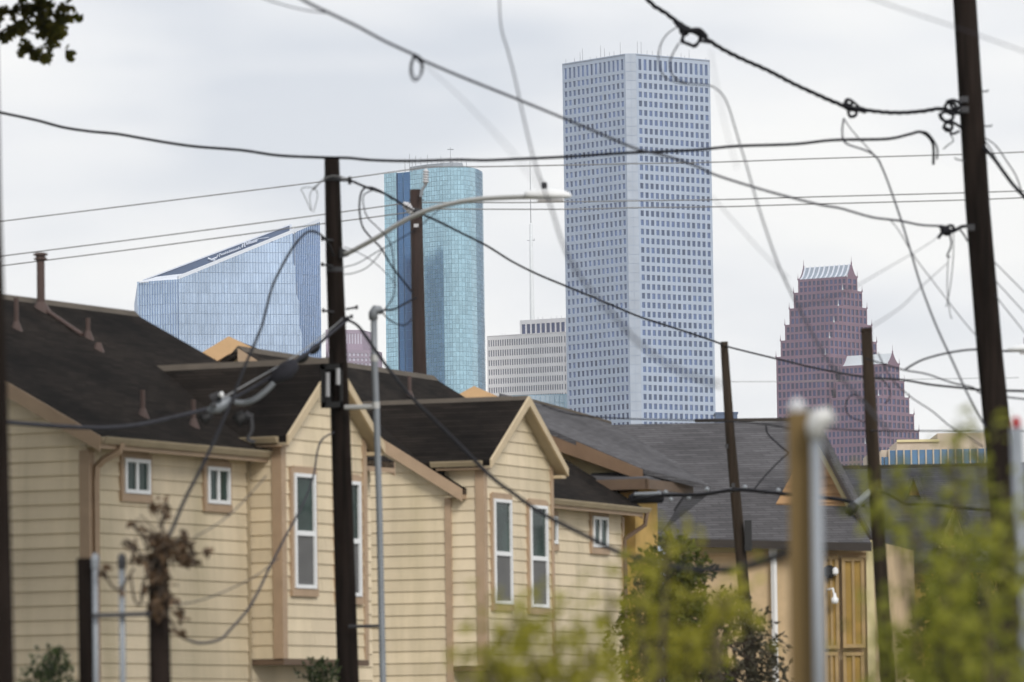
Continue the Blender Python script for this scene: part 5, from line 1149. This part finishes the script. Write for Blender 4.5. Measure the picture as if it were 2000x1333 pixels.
wire('near_wire', 'soft cable looping over the tallest tower and falling past the stepped tower', [(1325, 52), (1302, 68), (1288, 95), (1287, 125), (1298, 150), (1325, 162), (1360, 165), (1388, 168), (1410, 184), (1424, 212), (1440, 265), (1460, 330), (1480, 400), (1510, 490), (1532, 545), (1562, 605), (1602, 680), (1640, 735), (1690, 790), (1740, 850)], 90, 44, 3.6, M['cable_g'], G1)
wire('near_wire', 'second soft strand of the loop over the tallest tower', [(1326, 85), (1312, 110), (1308, 130), (1318, 152), (1345, 164)], 84, 82, 3.4, M['cable_g'], G1)
wire('near_wire', 'blurred thin wire slanting off the top right corner', [(1660, -18), (1760, 18), (1880, 58), (2030, 112)], 45, 45, 2.2, M['cable_g'], G1, cat='wire')
wire('near_wire', 'very faint blurred wire from the oval loop towards the street light', [(822, 122), (880, 172), (940, 232), (1000, 298), (1062, 372)], 48, 26, 1.6, M['cable_g'], G1, cat='wire')
wire('near_wire', 'very faint blurred wire between the two right towers', [(1388, 100), (1400, 170), (1420, 260), (1440, 330)], 40, 40, 1.4, M['cable_g'], G1, cat='wire')
wire('near_wire', 'faint blurred strand slanting right of the tallest tower', [(1392, 385), (1440, 440), (1500, 505), (1540, 545)], 52, 46, 1.6, M['cable_g'], G1, cat='wire')
wire('near_wire', 'faint blurred double wire rising towards the mid pole splice', [(1560, 600), (1650, 570), (1740, 520), (1800, 485), (1834, 462)], 42, 90, 1.8, M['cable_g'], G1, cat='wire')
wire('near_wire', 'faint blurred wire rising below the mid pole splice', [(1700, 640), (1760, 600), (1800, 560), (1850, 515)], 50, 90, 1.8, M['cable_g'], G1, cat='wire')
wire('down_cable', 'thick twisted cable leaving the right pole towards the right edge', [(1922, 288), (1940, 308), (1962, 338), (1985, 368), (2020, 402)], 94.8, 90, 10, M['cable'], G1, tw=.6)
wire('down_cable', 'thin outer strand leaving the right pole above the twisted cable', [(1924, 270), (1945, 285), (1968, 318), (1985, 345), (1995, 375)], 94.8, 93, 2.6, M['cable'], G1)
wire('down_cable', 'thin inner strand leaving the right pole', [(1924, 276), (1938, 296), (1950, 322), (1966, 342)], 94.8, 94, 2.4, M['cable'], G1)
for i, (y0, y1, lab) in enumerate(((508, 572, 'uppermost thin guy wire right of the leaning pole'), (542, 612, 'middle thin guy wire right of the leaning pole'), (570, 652, 'lowest thin guy wire right of the leaning pole'))):
    wire('guy_wire', lab, [(1938, y0), (2010, y1 + 8), (2040, y1 + 34)], 95, 92, 2, M['cable_g'], 'guy wires at right', cat='wire')
wire('lamp_lead', 'arched cable from the stepped tower side up to the right street light', [(1768, 722), (1800, 704), (1850, 690), (1905, 683), (1960, 686), (2000, 686)], 100, 100, 4, M['cable'], G1)
wire('lamp_lead', 'twisted dark wire from beside the stepped tower to the leaning pole', [(1690, 700), (1740, 716), (1770, 724), (1810, 731), (1860, 748), (1900, 757), (1922, 770), (2020, 782)], 104, 96, 3.2, M['cable'], G1)
wire('lamp_lead', 'thin cable sloping down right of the stepped tower into the leaves', [(1715, 690), (1740, 738), (1778, 775), (1820, 803), (1860, 836), (1920, 872)], 106, 90, 2.8, M['cable_g'], G1, cat='wire')
wire('lamp_lead', 'faint level wire crossing in front of the stepped tower', [(1425, 746), (1600, 745), (1800, 741), (1990, 738)], 150, 150, 1.2, M['bare'], G1, cat='wire')
wire('lamp_lead', 'dark level wire crossing low in front of the stepped tower', [(1590, 836), (1680, 841), (1760, 842), (1880, 842), (2010, 842)], 112, 104, 2.6, M['cable_g'], G1, cat='wire')
wire('lamp_lead', 'thin dark wire lying along the top of the grey roofs', [(1060, 792), (1120, 810), (1220, 818), (1340, 821), (1470, 826), (1545, 838)], 128, 112, 2.6, M['cable'], G1, cat='wire')
wire('lamp_lead', 'dark cable dipping from the grey ridge towards the new post', [(1496, 832), (1500, 848), (1520, 868), (1540, 885)], 120, 120, 3.6, M['cable'], G1)
wire('lamp_lead', 'dark cable rising from the low cable to the new post', [(1470, 960), (1490, 935), (1515, 908), (1540, 885)], 120, 120, 3.2, M['cable'], G1)
wire('lamp_lead', 'thin curled lead beside the weathered sawn pole', [(1715, 735), (1735, 755), (1738, 775), (1728, 790)], 109, 109, 2.4, M['cable'], G1, cat='wire')
wire('lamp_lead', 'loose curled wires left of the weathered sawn pole', [(1692, 790), (1670, 772), (1655, 780), (1652, 800), (1662, 815), (1690, 825)], 108.5, 108.5, 2.6, M['cable'], G1, cat='wire')
wire('eave_cable', 'thick black cable strung along the grey eaves to the weathered pole', [(1236, 976), (1300, 968), (1372, 966), (1440, 957), (1510, 963), (1570, 969), (1640, 976), (1688, 988)], 122, 111, 7.5, M['cable'], G1)
q = MB(); q.tube([P(1228, 973, 122), P(1236, 974, 122), P(1292, 972, 121.6), P(1297, 972, 121.6)], [.05, .12, .12, .05], 10); solo('splice_closure', q, M['cable'], 'black cylindrical splice closure on the eave cable beside the gutter', 'splice closure', None, True)
q = MB(); q.tube([P(1240, 966, 121.8), P(1290, 964, 121.5)], .04, 7); solo('closure_bracket', q, M['steel'], 'pale bracket along the top of the black splice closure', 'bracket')
for x, y, lab in ((1300, 962, 'upper pale clip at the end of the black splice closure'), (1310, 976, 'lower pale clip just right of the black splice closure'), (1345, 972, 'lone pale clip under the eave cable right of the closure'), (1381, 956, 'pale clip where the eave cable passes the brown fascia end'), (1427, 958, 'pale clip on the eave cable just left of the slim leaning pole'), (1455, 952, 'pale clip on the eave cable just right of the slim leaning pole'), (1520, 958, 'pale clip on the eave cable just left of the new timber post')):
    q = MB(); a = P(x, y, 120.5); q.lathe(a - Vector((0, 0, .05)), (0, 0, 1), [(0, .025), (.03, .05), (.07, .05), (.10, .02)], 7); solo('cable_clip', q, M['steel'], lab, 'cable clip', 'clips on the eave cable', True)
hb = thing('cable_clamp', 'dark bolted clamp with grey strain arm at the weathered sawn pole', 'cable clamp', P(1668, 992, 110))
q = MB(); q.tube([P(1655, 1000, 110), P(1670, 988, 110), P(1700, 962, 110), P(1708, 952, 110)], [.05, .08, .07, .04], 9); part('strain_arm', q, M['steel'], hb, True)
q = MB(); q.tube([P(1656, 1006, 109.8), P(1664, 994, 109.8), P(1672, 984, 109.8)], [.06, .12, .07], 9); part('clamp_body', q, M['black'], hb, True)
wire('eave_cable', 'dark cable running right from the weathered pole over the far grey roof', [(1712, 955), (1745, 972), (1765, 983), (1800, 984), (1860, 990), (1920, 996), (2030, 1004)], 108, 98, 6, M['cable'], G1)
# ------------------------------------------------------------------ foliage
def leafmat(name, c1, c2, trans=.35):
    m_ = bpy.data.materials.new(name); m_.use_nodes = True; t = m_.node_tree; n = t.nodes; l = t.links
    b = n['Principled BSDF']; ge = n.new('ShaderNodeNewGeometry'); r = n.new('ShaderNodeValToRGB'); l.new(ge.outputs['Random Per Island'], r.inputs['Fac'])
    r.color_ramp.elements[0].color = (*c1, 1); r.color_ramp.elements[1].color = (*c2, 1)
    l.new(r.outputs[0], b.inputs['Base Color']); b.inputs['Roughness'].default_value = .55; b.inputs['Specular IOR Level'].default_value = .3
    tr = n.new('ShaderNodeBsdfTranslucent'); l.new(r.outputs[0], tr.inputs['Color']); mx_ = n.new('ShaderNodeMixShader'); mx_.inputs[0].default_value = trans
    o = n['Material Output']; l.new(b.outputs[0], mx_.inputs[1]); l.new(tr.outputs[0], mx_.inputs[2]); l.new(mx_.outputs[0], o.inputs['Surface']); return m_
M['leaf_lime'] = leafmat('lime_leaf', (.20, .19, .022), (.40, .37, .05), .5)
M['leaf_green'] = leafmat('green_leaf', (.040, .055, .012), (.15, .155, .028))
M['leaf_dark'] = leafmat('dark_leaf', (.014, .024, .010), (.05, .07, .02), .2)
M['leaf_olive'] = leafmat('olive_leaf', (.085, .095, .014), (.22, .20, .03), .5)
M['leaf_dry'] = leafmat('dry_twig_leaf', (.035, .032, .018), (.10, .088, .055), .2)
M['leaf_dead'] = leafmat('dead_vine_leaf', (.045, .028, .016), (.14, .085, .045), .2)
M['bark'] = mat('bark', (.07, .052, .038), .9, var=.4, scale=4, bump=.5)
def rv(): 
    while True:
        v = Vector((random.uniform(-1, 1), random.uniform(-1, 1), random.uniform(-1, 1)))
        if .01 < v.length < 1: return v
def leaf(mb, p, s, up=None, aspect=.55, lobed=False):
    """A folded pointed leaf about s long."""
    a = (up or rv()).normalized(); b = a.cross(rv()).normalized(); c = a.cross(b) * .18
    if lobed:
        mb.add([p, p + (a * .35 + b * .38 + c) * s, p + (a * .55 + b * .2) * s, p + (a * .75 + b * .42 + c) * s, p + a * s, p + (a * .75 - b * .42 + c) * s, p + (a * .55 - b * .2) * s, p + (a * .35 - b * .38 + c) * s],
               [(0, 1, 2), (0, 2, 4), (2, 3, 4), (0, 4, 6), (4, 5, 6), (0, 6, 7)])
    else: mb.add([p, p + (a * .45 + b * aspect * .5 + c) * s, p + a * s, p + (a * .45 - b * aspect * .5 + c) * s], [(0, 1, 2), (0, 2, 3)])
def clump(mb, c, r, n, s, flat=1., droop=.0, lobed=False):
    for _ in range(n):
        v = rv(); v = v.normalized() * (v.length ** .6); p = c + Vector((v.x * r, v.y * r, v.z * r * flat))
        leaf(mb, p, s * random.uniform(.6, 1.25), (rv() + v * .7 + Vector((0, 0, -droop))), lobed=lobed)
def limb(a, b, bend=.1, n=5):
    a, b = Vector(a), Vector(b); o = rv() * (b - a).length * bend; return [a.lerp(b, i / n) + o * math.sin(math.pi * i / n) for i in range(n + 1)]
def tree(name, label, cat, base, spots, r0, leafm, n, s, flat=1., group=None, droop=0., lobed=False, seed=1, extra=None, trunk_top=None, bark=None):
    """spots: (point, clump radius). A trunk rises from base and a limb reaches every clump."""
    random.seed(seed); root = thing(name, label, cat, base, group); base = Vector(base)
    tt = trunk_top or (sum((c for c, r in spots), Vector()) / len(spots)); tt = Vector(tt)
    tk = MB(); tp_ = limb(base, tt, .04, 6); tk.tube(tp_, [r0 * (1 - .55 * i / 6) for i in range(7)], 9); part('trunk', tk, bark or M['bark'], root, True)
    bs_ = MB(); cr_ = MB()
    for c, r in spots:
        f_ = tp_[random.randint(3, 6)] if (c - tt).length < 3 else tt
        bs_.tube(limb(f_, c, .12), [r0 * .4, r0 * .3, r0 * .24, r0 * .18, r0 * .12, r0 * .06], 5)
        for _ in range(4): bs_.tube([c, c + rv() * r], [r0 * .06, r0 * .02], 4)
        clump(cr_, c, r, int(n * (r ** 1.5) * random.uniform(.6, 1.3)) + 3, s, flat, droop, lobed)
    if extra: extra(cr_, bs_)
    part('branches', bs_, bark or M['bark'], root, True, kind='stuff'); part('crown', cr_, leafm, root, kind='stuff'); return root

# branch tip at top left; its tree's unseen crown added to shade the house
def branch_tree():
    d = 92; random.seed(31); sp = []
    base = P(-900, 1300, d); base.z = 0; tt = Vector((base.x - .3, base.y, 16.5))
    for k in range(500):
        v = rv(); c = Vector((base.x + 7.5 + v.x * 9, base.y - 3 + v.y * 10, 18.2 + v.z * 5)) if k < 300 else Vector((base.x + 2.6 + v.x * 5.5, base.y + 1 + v.y * 12, 9.5 + v.z * 6))
        q = CR.transposed() @ (c - CAM); px, py = CX - q.x / q.z * FPX, CY + q.y / q.z * FPX; r = random.uniform(.8, 1.2)
        if px < -r * FPX / c.y - 30 or py < -r * FPX / c.y - 30: sp.append((c, r))       # the crown's visible part is the branch tip below
    def extra(cr_, bs_):
        tip = [(-260, -60), (-120, 60), (-20, 70), (10, 58), (45, 40), (80, 30), (110, 28)]
        bs_.tube(path(tip, d), .022, 5); bs_.tube(path([(10, 58), (50, 62), (85, 75), (100, 95)], d), .012, 4); bs_.tube(path([(30, 10), (60, 22), (90, 12), (120, -20)], d), .012, 4)
        for (x, y, n_, sx) in ((92, 52, 26, 18), (75, 38, 20, 18), (108, 62, 12, 12), (40, 48, 12, 12), (20, 58, 8, 10), (2, 64, 8, 8), (55, 88, 12, 9), (70, 98, 12, 8), (92, 106, 9, 6), (132, 98, 7, 6), (122, 32, 10, 8), (128, 12, 8, 7), (60, 6, 18, 16), (85, 4, 12, 14), (28, 14, 10, 12), (0, 20, 10, 8), (140, 30, 3, 3), (100, 78, 10, 10)):
            for _ in range(int(n_ * 1.4)):
                p = P(x + random.gauss(0, sx * .55), y + random.gauss(0, sx * .45), d + random.gauss(0, .15)); leaf(cr_, p, random.uniform(.13, .22), rv() + Vector((.2, 0, -.5)), .6, True)
    tree('oak_tree', 'leafy olive branch tip at the top left corner with an unseen crown added for shade', 'tree', base, sp, .42, M['leaf_olive'], 180, .36, seed=31, lobed=True, extra=extra, trunk_top=tt)
branch_tree()

# lime saplings close to the camera, far out of focus
def sapling(label, d, stems, s, n, seed, spread=.10, leafm=None, group='lime saplings'):
    random.seed(seed); b0 = P(stems[0][0][0], 1333, d); root = thing('lime_sapling', label, 'sapling', (b0.x, d, 0), group); st_ = MB(); cr_ = MB()
    for pts in stems:
        q = path(pts, d + random.uniform(-.6, .6), None, 4); g_ = q[-1]; q2 = q + [Vector((g_.x + random.uniform(-.1, .1), g_.y, 0))]; st_.tube(q2, [.006 + .010 * i / len(q2) for i in range(len(q2))], 5)
        for p in q:
            for _ in range(n):
                v = rv() * spread * random.uniform(.3, 1.8); leaf(cr_, p + v, s * random.uniform(.6, 1.2), rv() + Vector((0, 0, -.3)), .5)
    part('stem', st_, M['bark'], root, True, kind='stuff'); part('foliage', cr_, leafm or M['leaf_lime'], root, kind='stuff')
sapling('blurred lime green sapling in front of the second cream house', 25, [[(1000, 1210), (985, 1260), (990, 1333)], [(945, 1280), (960, 1310), (970, 1345)], [(1050, 1285), (1060, 1310), (1050, 1345)], [(1120, 1230), (1130, 1270), (1120, 1345)], [(1160, 1255), (1150, 1300), (1150, 1345)], [(1085, 1265), (1090, 1300), (1090, 1345)], [(1190, 1150), (1195, 1230), (1190, 1345)], [(1010, 1200), (1020, 1215), (1030, 1230)]], .085, 7, 3, .17)
sapling('blurred lime green sapling before the dark shrub', 28, [[(1245, 1085), (1250, 1180), (1260, 1345)], [(1300, 1050), (1300, 1120), (1290, 1345)], [(1265, 1160), (1275, 1240), (1280, 1345)], [(1400, 1170), (1390, 1240), (1380, 1345)], [(1340, 1230), (1345, 1290), (1345, 1345)], [(1430, 1160), (1420, 1180), (1400, 1230)]], .09, 6, 5, .16)
M['leaf_lime2'] = leafmat('moss_lime_leaf', (.12, .135, .018), (.33, .33, .045), .45)
sapling('blurred lime green sapling rising over the right pole and grey roof', 26, [[(1870, 840), (1860, 900), (1872, 1000), (1880, 1150), (1900, 1345)], [(1700, 945), (1730, 1000), (1760, 1100), (1800, 1345)], [(1898, 820), (1910, 880), (1930, 1000), (1940, 1345)], [(1810, 955), (1830, 1030), (1850, 1150), (1850, 1345)], [(1745, 925), (1765, 980), (1790, 1060)], [(1960, 960), (1955, 1100), (1970, 1345)]], .085, 5, 9, .12, M['leaf_lime2'])
sapling('blurred mossy green sapling low at the right edge', 25, [[(1960, 1040), (1965, 1120), (1960, 1345)], [(1900, 1080), (1850, 1170), (1830, 1345)], [(1985, 1000), (1990, 1120), (1990, 1345)], [(1860, 1120), (1870, 1220), (1870, 1345)], [(1920, 1110), (1925, 1230), (1930, 1345)], [(1720, 1240), (1730, 1300), (1730, 1345)], [(1790, 1230), (1790, 1280), (1795, 1345)]], .095, 10, 19, .19, M['leaf_lime2'])
# dark shrub between the cream house and the tan house
def spots(cx, cy, rx, ry, d, k, seed, r=(.35, .6)):
    random.seed(seed); o = []
    for _ in range(k):
        v = rv(); o.append((P(cx + v.x * rx, cy + v.y * ry, d + v.z * rx * d / FPX), random.uniform(*r)))
    return o
b_ = P(1330, 1300, 116); b_.z = 0
tree('shrub_tree', 'bushy green tree between the second cream house and the slim pole', 'tree', b_, spots(1320, 1230, 95, 150, 116, 34, 4), .12, M['leaf_green'], 520, .15, seed=4)
b_ = P(1430, 1333, 119); b_.z = 0
tree('shrub_tree', 'dry brownish twiggy shrub in front of the tan house wall', 'shrub', b_, spots(1430, 1290, 85, 130, 119, 30, 6, (.3, .5)) + spots(1340, 1110, 60, 60, 119, 8, 16, (.22, .35)), .10, M['leaf_dry'], 260, .15, seed=6)
b_ = P(1885, 1333, 108); b_.z = 0
tree('evergreen_tree', 'dark glossy evergreen behind the blurred lime leaves at right', 'tree', b_, spots(1890, 1260, 95, 170, 108, 60, 8, (.35, .6)), .15, M['leaf_dark'], 380, .16, seed=8)
b_ = P(635, 1333, 100); b_.z = 0
tree('small_bush', 'small dark bush at the foot of the dark pole', 'bush', b_, spots(628, 1318, 22, 28, 100, 8, 11, (.18, .28)), .04, M['leaf_dark'], 420, .10, seed=11)
b_ = P(95, 1333, 72); b_.z = 0
tree('small_bush', 'dim small bush at the bottom left corner', 'bush', b_, spots(95, 1315, 38, 30, 72, 9, 12, (.12, .22)), .03, M['leaf_dark'], 700, .09, seed=12)
# dead vine on the stump
def vine():
    random.seed(14); d = 59.8; root = thing('dead_vine', 'brown dead vine sprawling over the stump post', 'vine', P(310, 1100, d)); st_ = MB(); cr_ = MB()
    stems = [[(310, 1180), (312, 1110), (316, 1050), (318, 1010), (322, 985)], [(310, 1100), (295, 1060), (270, 1040), (262, 1020)], [(312, 1080), (345, 1060), (360, 1050), (375, 1080), (380, 1105)], [(300, 1110), (262, 1070), (245, 1058)], [(305, 1090), (280, 1140), (275, 1180), (262, 1170), (255, 1120)], [(315, 1150), (345, 1180), (360, 1200)], [(200, 1105), (215, 1140), (235, 1150), (262, 1110)], [(310, 1180), (335, 1215), (345, 1235)]]
    for p in stems: st_.tube(path(p, d - .1, None, 4), .013, 4)
    for _ in range(26):
        x0, y0 = 312 + random.gauss(0, 12), random.uniform(1030, 1190); an = random.uniform(-2.6, -.5) if y0 < 1110 else random.uniform(-1, 4); ln = random.uniform(20, 60)
        st_.tube(path([(x0, y0), (x0 + math.cos(an) * ln * .5, y0 + math.sin(an) * ln * .5 + 3), (x0 + math.cos(an) * ln, y0 + math.sin(an) * ln + 12)], d - random.uniform(-.15, .25), None, 3), .007, 4)
    for x, y, n_, sx in ((316, 1068, 80, 18), (300, 1050, 30, 14), (362, 1060, 30, 12), (350, 1080, 30, 14), (374, 1090, 14, 8), (300, 985, 10, 7), (322, 982, 9, 6), (324, 1000, 8, 5), (264, 1022, 7, 5), (246, 1054, 6, 5), (262, 1065, 10, 8), (310, 1120, 40, 14), (318, 1160, 40, 16), (305, 1190, 26, 14), (345, 1190, 8, 10), (358, 1205, 6, 6), (270, 1090, 16, 10), (280, 1150, 10, 8), (345, 1232, 5, 4), (406, 1068, 3, 3), (200, 1110, 5, 5), (235, 1150, 5, 6)):
        for _ in range(n_): leaf(cr_, P(x + random.gauss(0, sx * .6), y + random.gauss(0, sx * .6), d + random.gauss(-.05, .10)), random.uniform(.07, .15), rv() + Vector((0, 0, -.6)), .6)
    part('stem', st_, M['bark'], root, True, kind='stuff'); part('dead_leaves', cr_, M['leaf_dead'], root, kind='stuff')
vine()
# ------------------------------------------------------------------ air
hz = MB(); hz.box((-1800, -300, -1), (3600, 0, 0), (0, 4000, 0), (0, 0, 345))
hm = bpy.data.materials.new('thin_haze'); hm.use_nodes = True; t = hm.node_tree; t.nodes.clear()
vo = t.nodes.new('ShaderNodeVolumePrincipled'); vo.inputs['Color'].default_value = (.975, .985, 1, 1); vo.inputs['Density'].default_value = .00006; vo.inputs['Anisotropy'].default_value = .2
oo = t.nodes.new('ShaderNodeOutputMaterial'); t.links.new(vo.outputs[0], oo.inputs['Volume'])
ho = part('haze', hz, hm); tag(ho, 'thin pale haze softening the far towers', None, None, 'stuff')
